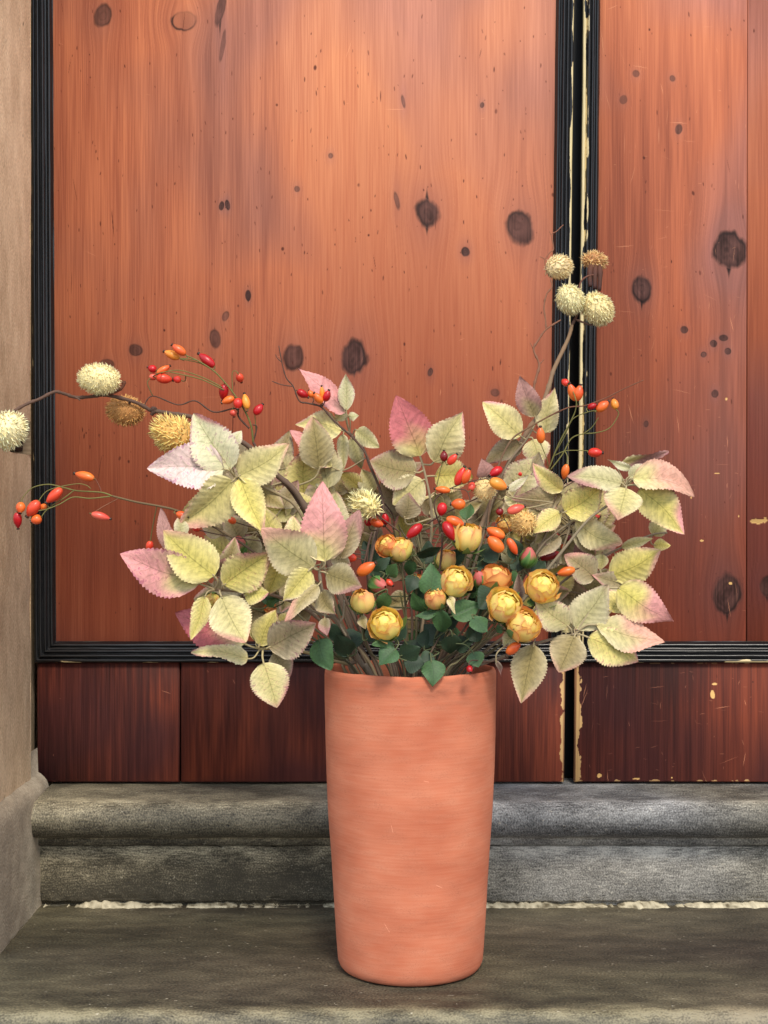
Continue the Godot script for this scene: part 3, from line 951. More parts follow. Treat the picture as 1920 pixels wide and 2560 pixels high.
# [base x, base y, tip x, tip y, width, tone, pink 0..1, pink kind, nearer (cm), tip nearer than base (cm), roll (degrees)]
func leaves(S: Dictionary, list: Array) -> void:
	for e in list:
		var dB: float = S.d - float(e[8] if e.size() > 8 else 0.0) / 100.0
		var dz: float = e[9] if e.size() > 9 else rng.randf_range(-2.5, 3.0)
		var roll: float = deg_to_rad((e[10] if e.size() > 10 else 0.0) + rng.randf_range(-24, 24))
		var B := at(e[0], e[1], dB)
		var T := at(e[2], e[3], dB - dz / 100.0)
		var wd: float = e[4] * 1.07 * dB / FOCAL / maxf(cos(roll), 0.6)
		var tn: Array = TONE[e[5]]
		var j := rng.randf_range(0.93, 1.06)
		var ca := lin(minf(tn[0] * j, 255), minf(tn[1] * j, 255), minf(tn[2] * j * rng.randf_range(0.95, 1.05), 255))
		var pn: Array = PINK[e[7] if e.size() > 7 else 0]
		var dark: bool = e[5] == 5 or e[5] == 6
		var mesh := leaf_mesh(B, T, wd, rng.randf_range(-0.03, 0.08), rng.randf_range(-0.05, 0.22), rng.randf_range(-0.20, 0.34) + (rng.randf_range(0.2, 0.45) if rng.randf() < 0.22 else 0.0), roll, rng.randf_range(-0.35, 0.35), ca, lin(pn[0], pn[1], pn[2]), e[6], 0.06 if dark else 0.09, rng.randi())
		obj("leaf", mesh, M.green_leaf if dark else (M.spotted_leaf if rng.randf() < 0.35 else M.leaf), S.node)
		petiole(S, B, (T - B).normalized(), 0.0011 if e[4] < 60 else 0.0015, lin(176, 160, 118) if not dark else lin(92, 100, 66))

func hip_mesh(a: Vector3, b: Vector3, r: float, c: Color, c2: Color, tip: bool) -> ArrayMesh:      # a: stem end, b: calyx end
	var st := begin()
	var dir := (b - a).normalized()
	var s := dir.cross(Vector3(0.2, 0.5, 0.84)).normalized()
	var q := dir.cross(s)
	var ln := a.distance_to(b)
	var prof := [[0.0, 0.05], [0.015, 0.28], [0.06, 0.50], [0.14, 0.72], [0.27, 0.92], [0.42, 1.0], [0.58, 0.97], [0.72, 0.83], [0.84, 0.62], [0.93, 0.40], [0.965, 0.28], [0.985, 0.26], [1.03, 0.38], [1.09, 0.34], [1.04, 0.02]]
	var rows := []
	var cols := []
	var side := rng.randf() * TAU
	for e in prof:
		var row := []
		var cr := []
		for k in 13:
			var w := TAU * k / 12.0
			row.append(a + dir * ln * e[0] + (s * cos(w) + q * sin(w)) * r * e[1] * (1.0 + 0.03 * sin(3.0 * w + side)))
			var cc := c.lerp(c2, clampf(0.5 + 0.5 * cos(w - side) * 0.9 + (e[0] - 0.5) * 0.5, 0, 1))
			if e[0] > 0.97 and tip: cc = lin(58, 38, 26)
			elif e[0] < 0.05: cc = cc.lerp(lin(120, 96, 50), 0.5)
			cr.append(cc)
		rows.append(row); cols.append(cr)
	grid(st, rows, cols, [])
	return close(st)

const HIP := [[[196, 24, 30], [168, 14, 26]], [[236, 118, 46], [222, 84, 40]], [[240, 156, 56], [232, 118, 50]], [[136, 20, 22], [112, 14, 20]], [[226, 74, 44], [206, 44, 36]], [[230, 106, 84], [214, 72, 58]]]
# [x0, y0, x1, y1, radius, colour, nearer (cm)]
func hips(S: Dictionary, list: Array, stem_col := [120, 118, 62]) -> void:
	for e in list:
		var off: float = float(e[6]) / 100.0 if e.size() > 6 else rng.randf_range(-0.012, 0.012)
		var a := at(e[0], e[1], S.d - off)
		var b := at(e[2], e[3], S.d - off - rng.randf_range(-0.008, 0.008))
		if nearest(S, b).distance_to(b) < nearest(S, a).distance_to(a):
			var t := a
			a = b
			b = t
		var ln := a.distance_to(b)
		var r: float = e[4] * S.d / FOCAL
		var need := 2.0 * r * 1.25
		if ln < need:         # seen end on: it leans towards or away from the street
			b += (CAM - a).normalized() * sqrt(need * need - ln * ln) * (0.8 if rng.randf() < 0.5 else -0.8)
		var hc: Array = HIP[e[5]]
		obj("rose_hip", hip_mesh(a, b, r, lin(hc[0][0], hc[0][1], hc[0][2]), lin(hc[1][0], hc[1][1], hc[1][2]), true), M.hip, S.node)
		petiole(S, a, (b - a).normalized(), 0.0008, lin(stem_col[0], stem_col[1], stem_col[2]))

func finish(S: Dictionary) -> void:
	obj("stem", close(S.st), M.bark, S.node)

# a spiky seed case: oval body and its bristles
func burr(S: Dictionary, x: float, y: float, rx: float, ry: float, rot: float, d: float, core: Array, spike: Array, count: int, ln: float, comb := 0.4) -> void:
	var c := at(x, y, d)
	var k := d / FOCAL
	var ax := Vector3(cos(rot), -sin(rot), 0.15).normalized()
	var ay := ax.cross(Vector3(0, 0, 1)).normalized()
	var az := ax.cross(ay)
	var R := Vector3(rx * k, ry * k, ry * k) * 0.93
	var st := begin()
	var rows := []
	var cols := []
	for i in 13:
		var th := PI * i / 12.0
		var row := []
		var cr := []
		for j in 19:
			var ph := TAU * j / 18.0
			row.append(c + ax * cos(th) * R.x + (ay * cos(ph) * R.y + az * sin(ph) * R.z) * sin(th))
			cr.append(lin(core[0], core[1], core[2]))
		rows.append(row); cols.append(cr)
	grid(st, rows, cols, [])
	var o := obj("burr", close(st), M.burr, S.node)
	st = begin()
	count = int(count * 0.62)
	for i in count:
		var z := 1.0 - 2.0 * (i + 0.5) / count
		var w := i * 2.39996 + rng.randf_range(-0.25, 0.25)
		var s := sqrt(1.0 - z * z)
		var nd := Vector3(z, s * cos(w), s * sin(w))
		var p := c + ax * nd.x * R.x + ay * nd.y * R.y + az * nd.z * R.z
		var nn := (ax * nd.x / R.x + ay * nd.y / R.y + az * nd.z / R.z).normalized()
		var g := (nn + Vector3(rng.randf_range(-1, 1), rng.randf_range(-1, 1), rng.randf_range(-1, 1)) * 0.42 - ax * comb).normalized()
		var l := ln * k * rng.randf_range(0.55, 1.35)
		var a := g.cross(Vector3(0.3, 0.9, 0.2)).normalized()
		var b := g.cross(a)
		var wd := l * rng.randf_range(0.10, 0.17)
		var tip := p + g * l + (a * rng.randf_range(-1, 1) + b * rng.randf_range(-1, 1)) * l * 0.3
		var md := p + g * l * 0.55
		var j := rng.randf_range(0.78, 1.12)
		var cb := lin(minf(spike[0] * 0.97 * j, 255), minf(spike[1] * 0.93 * j, 255), minf(spike[2] * 0.86 * j, 255))
		var ct := lin(minf(spike[0] * j, 255), minf(spike[1] * j, 255), minf(spike[2] * j, 255))
		var t := vert(st, tip, ct)
		var lo := []
		var up := []
		for q in 3:
			var v := a * cos(TAU * q / 3) + b * sin(TAU * q / 3)
			lo.append(vert(st, p - g * l * 0.1 + v * wd, cb))
			up.append(vert(st, md + v * wd * 0.7, cb.lerp(ct, 0.7)))
		for q in 3:
			var q2 := (q + 1) % 3
			quad(st, lo[q], lo[q2], up[q2], up[q])
			st.add_index(up[q]); st.add_index(up[q2]); st.add_index(t)
	var sp := obj("bristles", close(st), M.burr, o)
	sp.set_meta("kind", "stuff")
	var f := nearest(S, c)
	if f.distance_to(c) > rx * k * 0.5: tube(S.st, smooth_path([f, f.lerp(c, 0.5), c], 4), 0.0022, 0.002, S.col, S.col, 6, 0.1)

# a small round rose of wrapped petals. axis: the way it opens
func rose(parent: Node, c: Vector3, R: float, axis: Vector3, open: float, deep: float, yellow := 1.0) -> void:
	var A := axis.normalized()
	var X := A.cross(Vector3(0.13, 0.95, 0.28)).normalized()
	var Y := A.cross(X)
	var Yc := lin(252, 246, 122).lerp(lin(254, 232, 150), 1.0 - yellow)
	var Oc := lin(255, 232, 138).lerp(lin(253, 184, 98), deep)
	var Pc := lin(244, 160, 130).lerp(lin(232, 108, 70), deep)
	var spin := rng.randf() * TAU
	var core: MeshInstance3D = null
	var st := begin()          # the heart: a wound cone
	var rows := []
	var cols := []
	for i in 12:
		var t := i / 11.0
		var row := []
		var cr := []
		for j in 17:
			var ph := TAU * j / 16.0
			var rr := R * 0.60 * sin(lerpf(0.01, 2.2, t)) * (1.0 + 0.05 * sin(3.0 * ph + t * 8.0))
			row.append(c + A * R * (0.78 * cos(lerpf(0.01, 2.2, t)) + 0.06 * t * sin(ph + t * 9.0)) + (X * cos(ph + spin) + Y * sin(ph + spin)) * rr)
			cr.append(Yc.lerp(Oc, 0.5 - 0.5 * t))
		rows.append(row); cols.append(cr)
	grid(st, rows, cols, [])
	core = obj("flower", close(st), M.petal, parent)
	var layers := [[0.66, 0.34, 3, 0.05], [0.75, 0.46, 3, 0.12], [0.84, 0.60, 4, 0.25], [0.925, 0.80, 4, 0.5], [1.0, 1.06, 5, 0.85]]
	for li in layers.size():
		var ly: Array = layers[li]
		for n in ly[2]:
			var phc: float = spin + TAU * n / ly[2] + li * 0.9
			var halfw: float = PI / ly[2] * 1.42
			var loose := li > 2 and rng.randf() < 0.35
			var rim: float = ly[1] * open * rng.randf_range(0.82, 1.2) * (1.25 if loose else 1.0)
			var rad: float = R * ly[0] * rng.randf_range(0.97, 1.04)
			var fl := rng.randf_range(0.0, 0.10) * (1.0 if li > 2 else 0.3) + (0.14 if loose else 0.0)
			var tint := rng.randf_range(0.0, 1.0)
			var nick := rng.randf() * TAU
			var pst := begin()
			var pr := []
			var pc := []
			for i in 9:
				var t := i / 8.0
				var row := []
				var cr := []
				for j in 9:
					var u := -1.0 + j / 4.0
					var edge := 1.0 - 0.24 * u * u - 0.09 * sin(u * 5.0 + nick) - 0.05 * sin(u * 11.0 + nick * 2.0)
					var th := lerpf(2.85, rim + (1.0 - edge) * 1.4, t)
					var ph: float = phc + halfw * u * (0.35 + 0.65 * sin(minf(t * 1.25, 1.0) * PI / 2))
					var flare := 1.0 + fl * pow(t, 5.0) + 0.045 * sin(u * 7.0 + nick) * t * t + 0.035 * u * t
					var dir := A * cos(th) * 1.04 + (X * cos(ph) + Y * sin(ph)) * sin(th)
					row.append(c + dir * rad * flare)
					var mixp := clampf(pow(t, 4.0) * 0.75 + u * u * 0.40 * t + (tint - 0.55) * ly[3] + deep * 0.25 * t, 0.0, 1.0)
					var cc := Yc.lerp(Oc, clampf(ly[3] * 0.5 + deep * 0.4 - 0.25 * t * (1.0 - ly[3]), 0, 1)).lerp(Pc, mixp * (0.22 + 0.55 * ly[3]))
					if t > 0.93: cc = cc.lerp(lin(190, 84, 52), 0.22 + 0.4 * deep)
					cr.append(cc)
				pr.append(row); pc.append(cr)
			grid(pst, pr, pc, [])
			obj("petal", close(pst), M.petal, core)
	for n in 5:
		var sst := begin()
		var ph := spin + TAU * n / 5.0
		var sr := []
		var sc := []
		var reach := rng.randf_range(1.0, 1.75)
		var bend := rng.randf_range(0.0, 0.5)
		for i in 7:
			var t := i / 6.0
			var th := lerpf(3.05, 3.05 - reach, t)
			var row := []
			var cr := []
			for j in 3:
				var u := j - 1.0
				var p2 := ph + u * 0.36 * sin(PI * pow(lerpf(0.25, 1.0, t), 1.1))
				row.append(c + (A * cos(th) * 1.07 + (X * cos(p2) + Y * sin(p2)) * sin(th)) * R * (1.07 + bend * t * t))
				cr.append(lin(72, 112, 58).lerp(lin(132, 150, 84), t * 0.6))
			sr.append(row); sc.append(cr)
		grid(sst, sr, sc, [])
		obj("sepal", close(sst), M.sepal, core)

func bud(parent: Node, c: Vector3, R: float, axis: Vector3, tipc: Array) -> void:      # a closed green bud with a coloured tip
	var A := axis.normalized()
	var X := A.cross(Vector3(0.13, 0.5, 0.8)).normalized()
	var Y := A.cross(X)
	var st := begin()
	var rows := []
	var cols := []
	for i in 13:
		var t := i / 12.0
		var row := []
		var cr := []
		for j in 15:
			var ph := TAU * j / 14.0
			var rr := R * pow(sin(PI * clampf(pow(t, 0.8) * 0.94 + 0.03, 0, 1)), 0.8)
			row.append(c + A * R * lerpf(-1.1, 1.5, t) + (X * cos(ph + t) + Y * sin(ph + t)) * rr * (1.0 + 0.05 * cos(3.0 * ph)))
			cr.append(lin(86, 126, 52).lerp(lin(tipc[0], tipc[1], tipc[2]), clampf((t - 0.45) * 4.0 + 0.4 * cos(ph * 2.0), 0, 1)))
		rows.append(row); cols.append(cr)
	grid(st, rows, cols, [])
	var b := obj("flower_bud", close(st), M.petal, parent)
	for n in 5:
		var sst := begin()
		var sr := []
		var sc := []
		var ph := TAU * n / 5.0
		var long := rng.randf_range(0.62, 1.0)
		for i in 8:
			var t := i / 7.0
			var tt := lerpf(0.02, long, t)
			var rr := R * pow(sin(PI * clampf(pow(tt, 0.8) * 0.94 + 0.03, 0, 1)), 0.8) * (1.08 + 0.25 * pow(t, 4.0))
			var row := []
			var cr := []
			for j in 3:
				var p2 := ph + tt + (j - 1) * 0.55 * (1.0 - t * t)
				row.append(c + A * R * lerpf(-1.1, 1.5, tt) + (X * cos(p2) + Y * sin(p2)) * rr)
				cr.append(lin(58, 104, 48).lerp(lin(120, 156, 82), 0.5 * absf(j - 1.0) + 0.2 * t))
			sr.append(row); sc.append(cr)
		grid(sst, sr, sc, [])
		obj("sepal", close(sst), M.sepal, b)

# a rose stem: one thing. flowers: [x, y, radius, axis, open, deep, yellow] or a bud [x, y, radius, axis]
func rose_spray(label: String, d: float, flowers: Array, greens: Array, m: float, n: float, via := []) -> void:
	var f0: Array = flowers[0]
	var ax0: Vector3 = f0[3]
	var pts := [f0[0], f0[1]]
	pts.append_array(via)
	var S := spray("rose", label, "rose", "roses in the terracotta vase", d + 0.01, pts, m, n, 0.0022, 0.0016, [96, 92, 58])
	for f in flowers:
		var c := at(f[0], f[1], d)
		var R: float = f[2] * d / FOCAL
		if f.size() > 4: rose(S.node, c, R, f[3], f[4], f[5], f[6] if f.size() > 6 else 1.0)
		else: bud(S.node, c, R, f[3], [214, 112, 104])
		if f != f0:
			var q := nearest(S, c - Vector3(0, 0.05, 0))
			tube(S.st, smooth_path([q, q.lerp(c, 0.6) - (f[3] as Vector3) * R * 0.6, c - (f[3] as Vector3) * R * 0.9], 5), 0.0014, 0.0014, S.col, S.col, 6)
	leaves(S, greens)
	finish(S)

# ---------------------------------------------------------------- the arrangement
func build_leaf_sprays() -> void:
	var G := "sprays of pale silk leaves in the vase"
	var S: Dictionary
	# behind and in the middle first
	S = spray("leaf_spray", "spray with a curled bright yellow leaf, behind the upright pink leaf on the left", "leaf spray", G, 2.46, [745, 1262, 790, 1330, 860, 1500], -0.5, -0.4, 0.003, 0.002)
	leaves(S, [[758, 1238, 765, 1118, 88, 1, .25, 4, 2, 1.5, 6], [720, 1262, 650, 1198, 56, 2, 0], [700, 1265, 690, 1335, 50, 2, .0], [736, 1345, 742, 1268, 56, 1, .1, 0, 3, 1], [755, 1240, 712, 1300, 40, 7, 0, 0, 3], [730, 1300, 650, 1290, 44, 7, 0], [700, 1240, 735, 1165, 46, 0, .2]])
	finish(S)
	S = spray("leaf_spray", "spray of small olive and tan leaves half hidden behind the cream bur in the middle", "leaf spray", G, 2.50, [830, 1238, 850, 1330, 890, 1500], -0.3, -0.7, 0.0026, 0.0016)
	twig(S, 2.50, 2.50, [830, 1238, 829, 1165], 0.0012, 0.0009)
	leaves(S, [[905, 1222, 846, 1178, 44, 1, 0], [935, 1228, 905, 1172, 52, 3, 0], [900, 1262, 850, 1222, 52, 1, 0], [828, 1220, 812, 1168, 40, 7, .2], [840, 1240, 858, 1190, 42, 2, 0], [838, 1270, 885, 1312, 46, 2, 0], [870, 1290, 905, 1335, 50, 7, .2]])
	finish(S)
	S = spray("leaf_spray", "spray of dim olive leaves filling the heart of the bouquet above the roses", "leaf spray", G, 2.52, [1045, 1330, 1050, 1480], 0.1, -0.8, 0.003, 0.002)
	leaves(S, [[1080, 1310, 1018, 1298, 34, 2, 0], [1012, 1348, 1000, 1288, 46, 1, .1], [1110, 1350, 1175, 1310, 46, 2, 0], [1200, 1330, 1195, 1260, 50, 7, .1], [1240, 1340, 1300, 1290, 50, 2, 0], [1060, 1400, 1000, 1400, 60, 2, 0], [1150, 1410, 1210, 1360, 60, 2, 0], [930, 1380, 900, 1330, 50, 2, 0], [1180, 1270, 1225, 1240, 44, 7, 0], [1240, 1262, 1290, 1235, 40, 8, 0], [1010, 1440, 960, 1400, 56, 7, 0], [1270, 1400, 1320, 1340, 52, 2, 0], [1060, 1250, 1100, 1290, 44, 7, .1]])
	finish(S)
	S = spray("leaf_spray", "spray of the darkest green and brown leaves, deep behind the roses and hips", "leaf spray", G, 2.49, [1060, 1420, 1050, 1600], 0.0, -0.6, 0.003, 0.002, [74, 76, 52])
	var r2 := RandomNumberGenerator.new()
	r2.seed = 88
	var deep := []
	for k in 46:
		var x := r2.randf_range(830, 1340)
		var y := r2.randf_range(1390, 1640)
		if absf(x - 1065) > 120 + (1640 - y) * 0.75: continue
		var w := r2.randf_range(0, TAU)
		var l := r2.randf_range(56, 84)
		deep.append([x, y, x + cos(w) * l, y + sin(w) * l, l * 0.66, [6, 6, 5, 2][k % 4], 0.0, 0, r2.randf_range(-3.0, 3.0)])
	for k in 22:
		var x := r2.randf_range(880, 1330)
		var y := r2.randf_range(1230, 1400)
		var w := atan2(y - 1700, x - 1040) + r2.randf_range(-1.2, 1.2)
		var l := r2.randf_range(70, 110)
		deep.append([x, y, x + cos(w) * l, y + sin(w) * l, l * r2.randf_range(0.55, 0.7), [2, 7, 2, 0][k % 4], [0.0, 0.15][k % 2], 3, r2.randf_range(-4.0, 0.0)])
	leaves(S, deep)
	finish(S)
	for side in 2:
		S = spray("leaf_spray", ["dense tan and olive leaves filling the left half behind the front sprays", "dense tan and olive leaves filling the right half behind the front sprays"][side], "leaf spray", G, 2.43, [[660, 1330, 760, 1420, 850, 1560], [1370, 1380, 1290, 1460, 1200, 1580]][side], -0.6 + 1.2 * side, -0.2, 0.003, 0.002)
		twig(S, 2.43, 2.42, [[760, 1420, 690, 1250, 640, 1180], [1290, 1460, 1400, 1250, 1440, 1220]][side], 0.0016, 0.001)
		twig(S, 2.43, 2.40, [[800, 1480, 680, 1500, 600, 1480], [1260, 1500, 1420, 1480, 1490, 1500]][side], 0.0016, 0.001)
		var fill := []
		for k in [50, 36][side]:
			var x := r2.randf_range(560, 830) if side == 0 else r2.randf_range(1270, 1490)
			var y := r2.randf_range(1170, 1540) if side == 0 else r2.randf_range(1230, 1520)
			if side == 0 and (x - 560) * 0.9 + (y - 1170) * 0.2 < 20: continue
			var w := atan2(y - 1560, x - 1030) + r2.randf_range(-1.1, 1.1)
			var l := r2.randf_range(84, 128)
			fill.append([x, y, x + cos(w) * l, y + sin(w) * l, l * r2.randf_range(0.58, 0.76), [7, 2, 0, 3, 7, 1][k % 6], [0.0, 0.1, 0.3, 0.2][k % 4], [3, 4][k % 2], r2.randf_range(-2.5, 2.0)])
		leaves(S, fill)
		finish(S)
	# E: upper left, over the door
	S = spray("leaf_spray", "tall leaf spray topped by curled pink and mint leaves, below the two round knots", "leaf spray", G, 2.44, [874, 1082, 907, 1118, 924, 1165, 948, 1221, 955, 1284, 935, 1345, 925, 1480], -0.25, -0.1, 0.0026, 0.0018, [112, 92, 78])
	leaves(S, [[864, 1031, 748, 920, 54, 8, 1., 0, 1, 2, 35], [866, 1026, 866, 934, 40, 4, 0, 0, 1.4, 1, -30], [872, 1040, 893, 1038, 22, 4, 0, 0, 1.6], [854, 1076, 741, 1050, 66, 0, .12, 0, 1, 1, 18], [892, 1075, 945, 1119, 42, 3, 0, 0, 1], [830, 1168, 730, 1070, 58, 0, .85, 0, 1.5, 1, 20], [858, 1086, 858, 1175, 30, 3, 0, 0, 1.2], [878, 1096, 906, 1176, 40, 3, 0, 0, 1.4], [840, 1050, 862, 1015, 34, 0, 0, 0, .6]])
	finish(S)
	# F: centre, five leaves
	S = spray("leaf_spray", "five-leaf spray in the middle whose upright top leaf is dusky pink against the door", "leaf spray", G, 2.40, [1050, 1140, 1062, 1183, 1076, 1252, 1079, 1315, 1072, 1397, 1062, 1520], 0.1, 0.0, 0.003, 0.0018, [150, 134, 104])
	leaves(S, [[1050, 1140, 990, 988, 104, 0, .82, 1, 0, 1.5, -8], [1084, 1155, 1158, 1030, 92, 0, .16, 0, 0, 1, 6], [1040, 1181, 927, 1150, 98, 2, .08, 0, 0, 2, 8], [1058, 1200, 982, 1262, 82, 0, 0, 0, 0, 1], [1086, 1190, 1185, 1196, 78, 1, 0, 0, -1], [1012, 1296, 1022, 1232, 60, 7, .25, 3, 1.5], [1090, 1235, 1135, 1290, 44, 2, 0, 0, -1]])
	finish(S)
	# L: leaves round the thick twig
	S = spray("leaf_spray", "grey-green leaf spray round the thick slanting bur twig, beside the black door gap", "leaf spray", G, 2.47, [1330, 1075, 1312, 1105, 1270, 1160, 1235, 1240, 1190, 1400], 0.45, -0.5, 0.0028, 0.0018)
	leaves(S, [[1302, 1090, 1207, 1004, 74, 0, .06, 0, 0, 1, 5], [1338, 1042, 1300, 938, 58, 7, .8, 3, 0, 1, 12], [1362, 1082, 1390, 968, 56, 0, .1, 0, -1, 0], [1332, 1098, 1352, 1168, 66, 0, 0, 0, 0], [1302, 1108, 1212, 1158, 52, 7, .12, 3, 0], [1222, 1205, 1207, 1148, 44, 8, .9, 3, 1]])
	finish(S)
	# P: bright yellow leaf before the gap
	S = spray("leaf_spray", "leaf spray with one bright yellow and one cream leaf, low before the door gap", "leaf spray", G, 2.36, [1415, 1268, 1384, 1300, 1340, 1385, 1260, 1520], 0.6, -0.1, 0.0026, 0.0016)
	twig(S, 2.36, 2.37, [1384, 1256, 1404, 1215, 1430, 1180], 0.0014, 0.001, [84, 64, 48])
	twig(S, 2.36, 2.37, [1400, 1225, 1424, 1210, 1448, 1196], 0.0011, 0.0008, [84, 64, 48])
	leaves(S, [[1412, 1280, 1506, 1212, 88, 1, .18, 3, 1, 1.5, 4], [1406, 1226, 1331, 1166, 50, 1, .2, 0, 0, 1], [1402, 1240, 1284, 1252, 62, 7, .25, 3, -1, 1], [1268, 1226, 1323, 1187, 20, 4, 0, 0, 0], [1430, 1292, 1505, 1254, 30, 3, 0, 0, .6], [1290, 1262, 1262, 1240, 26, 0, 0, 0, -.5], [1385, 1275, 1310, 1290, 52, 2, .1, 0, -2]])
	finish(S)
	# O: far upper right
	S = spray("leaf_spray", "large drooping spray at the upper right with arched pink leaves and a long yellow one", "leaf spray", G, 2.33, [1566, 1214, 1530, 1255, 1470, 1300, 1400, 1385, 1290, 1520], 0.75, 0.2, 0.003, 0.0018, [150, 136, 108])
	leaves(S, [[1554, 1208, 1426, 1176, 60, 3, .35, 3, 0, 1, 15], [1580, 1174, 1519, 1148, 20, 4, 0, 0, 0, 0], [1556, 1156, 1676, 1138, 30, 0, .85, 3, -1, -1, 30], [1582, 1196, 1742, 1226, 74, 0, .78, 4, 1, 1, -12], [1600, 1220, 1712, 1336, 88, 1, .30, 0, 1.5, 1, 4], [1565, 1220, 1544, 1301, 90, 0, .3, 4, 1.2, 1.5, -5], [1572, 1192, 1626, 1163, 40, 4, .1, 0, 0, 0], [1560, 1200, 1520, 1222, 30, 0, 0, 0, -1], [1640, 1190, 1690, 1250, 40, 7, .8, 3, -.5]])
	finish(S)
	# R, Q: right middle
	S = spray("leaf_spray", "spray reaching right at mid height, a large yellow-green leaf lying along its stem", "leaf spray", G, 2.38, [1668, 1332, 1629, 1337, 1554, 1369, 1482, 1405, 1400, 1460, 1300, 1560], 0.85, 0.0, 0.0028, 0.0014, [142, 126, 100])
	leaves(S, [[1524, 1442, 1652, 1374, 90, 1, .26, 4, 1, 1.5, 6], [1634, 1362, 1674, 1366, 30, 1, 0], [1506, 1386, 1500, 1426, 34, 0, 0], [1554, 1368, 1628, 1342, 26, 0, 0], [1570, 1462, 1488, 1436, 50, 7, .2], [1632, 1338, 1664, 1292, 44, 0, .05, 0, -1], [1486, 1446, 1412, 1386, 70, 7, .3, 4, .6, 1, 6], [1470, 1400, 1440, 1356, 40, 8, .9, 3, -2]])
	finish(S)
	S = spray("leaf_spray", "small spray right of the golden burs with one sharply folded green leaf pointing right", "leaf spray", G, 2.36, [1424, 1308, 1380, 1340, 1346, 1376, 1270, 1500], 0.7, 0.1, 0.0026, 0.0018)
	twig(S, 2.36, 2.36, [1424, 1308, 1421, 1330, 1409, 1365, 1390, 1420], 0.0018, 0.0014)
	leaves(S, [[1438, 1302, 1556, 1362, 68, 0, .22, 4, 0, 1, 24], [1440, 1318, 1490, 1392, 48, 2, .1, 0, -1], [1402, 1280, 1336, 1326, 54, 1, 0, 0, 0], [1378, 1322, 1338, 1358, 48, 2, 0, 0, -1], [1436, 1300, 1500, 1300, 36, 0, 0, 0, -1], [1400, 1340, 1345, 1390, 44, 7, 0, 0, -1]])
	finish(S)
	# S: lower right
	S = spray("leaf_spray", "lowest right spray, its leaves and two pink ones spread over the black moulding", "leaf spray", G, 2.28, [1438, 1585, 1361, 1603, 1320, 1618, 1257, 1642, 1205, 1660], 0.85, 0.55, 0.0034, 0.0022, [150, 134, 112])
	twig(S, 2.28, 2.28, [1334, 1610, 1336, 1590, 1300, 1572, 1285, 1600], 0.0011, 0.001)
	leaves(S, [[1421, 1566, 1342, 1500, 76, 0, 0, 0, .5, 1.2, 5], [1438, 1571, 1520, 1462, 92, 3, .12, 3, 0, 1, -6], [1489, 1562, 1666, 1596, 78, 0, .62, 4, 1, 1.5, -14], [1470, 1593, 1600, 1651, 92, 1, .2, 0, 1.5, 1, 4], [1437, 1589, 1396, 1679, 90, 7, .18, 4, .5, 1, 8], [1544, 1470, 1682, 1558, 94, 1, .62, 0, .5, 1.5, 8], [1526, 1530, 1568, 1478, 66, 1, 0, 0, -1], [1334, 1611, 1304, 1758, 86, 2, .16, 4, 1, .5, 4], [1288, 1580, 1258, 1616, 36, 0, .1, 0, 0], [1405, 1580, 1432, 1510, 50, 0, .3, 4, -1.2], [1240, 1652, 1252, 1690, 12, 8, .5, 3, 1]])
	finish(S)
	# A: upper left, the pale one
	S = spray("leaf_spray", "upper left spray of five broad leaves, the largest almost white, below the golden bur", "leaf spray", G, 2.29, [588, 1194, 639, 1211, 700, 1238, 745, 1275, 800, 1390, 860, 1570], -0.55, 0.2, 0.003, 0.002, [140, 124, 88])
	leaves(S, [[576, 1174, 481, 1034, 108, 4, .2, 0, 1, 1, 4], [560, 1173, 366, 1170, 112, 4, .95, 2, 1.2, 1.5, -6], [597, 1190, 722, 1108, 92, 0, .2, 4, .6, 1, 6], [582, 1202, 447, 1311, 104, 0, .3, 4, .8, 1.5, -4], [599, 1196, 660, 1336, 80, 1, .16, 4, .5, 1, -8], [535, 1122, 480, 1085, 40, 8, .6, 3, -1], [585, 1110, 604, 1074, 30, 4, 0, 0, -1.2], [605, 1185, 640, 1130, 44, 3, 0, 0, -1], [640, 1215, 710, 1270, 50, 2, 0, 0, -1.5]])
	finish(S)
	# D: the upright pink leaf
	S = spray("leaf_spray", "front spray left of centre with a large upright pink leaf facing the street", "leaf spray", G, 2.22, [798, 1424, 806, 1480, 828, 1535, 862, 1580, 905, 1662], -0.6, 0.6, 0.0048, 0.0024, [138, 124, 104])
	twig(S, 2.23, 2.26, [860, 1500, 858, 1540, 850, 1560, 866, 1590], 0.0016, 0.0018)
	twig(S, 2.24, 2.28, [772, 1522, 800, 1535, 835, 1545], 0.0016, 0.0024)
	leaves(S, [[813, 1403, 806, 1204, 112, 0, .78, 0, 1, 1, 0], [784, 1420, 654, 1320, 112, 0, .34, 4, 1, 1.5, 5], [774, 1424, 709, 1506, 64, 1, .1, 2, 1.4, 1, -10], [704, 1394, 668, 1492, 66, 1, .05, 0, -1.2], [815, 1432, 906, 1468, 76, 2, .35, 3, .6, 1, 6], [796, 1462, 711, 1553, 40, 7, .4, 4, 1.4, 1, 25], [852, 1396, 898, 1274, 58, 7, .55, 3, -1, .5], [803, 1480, 836, 1534, 50, 2, .1, 0, -1], [826, 1390, 880, 1412, 44, 7, .2, 0, -.6], [720, 1380, 740, 1290, 60, 0, .1, 0, -1.5], [812, 1545, 818, 1590, 30, 7, .6, 3, 0]])
	finish(S)
	# B: far left pink
	S = spray("leaf_spray", "left spray ending in a large rose-pink leaf that points to the black moulding", "leaf spray", G, 2.23, [538, 1474, 600, 1478, 678, 1487, 760, 1520, 840, 1590, 890, 1650], -0.85, 0.5, 0.0034, 0.0022, [128, 104, 82])
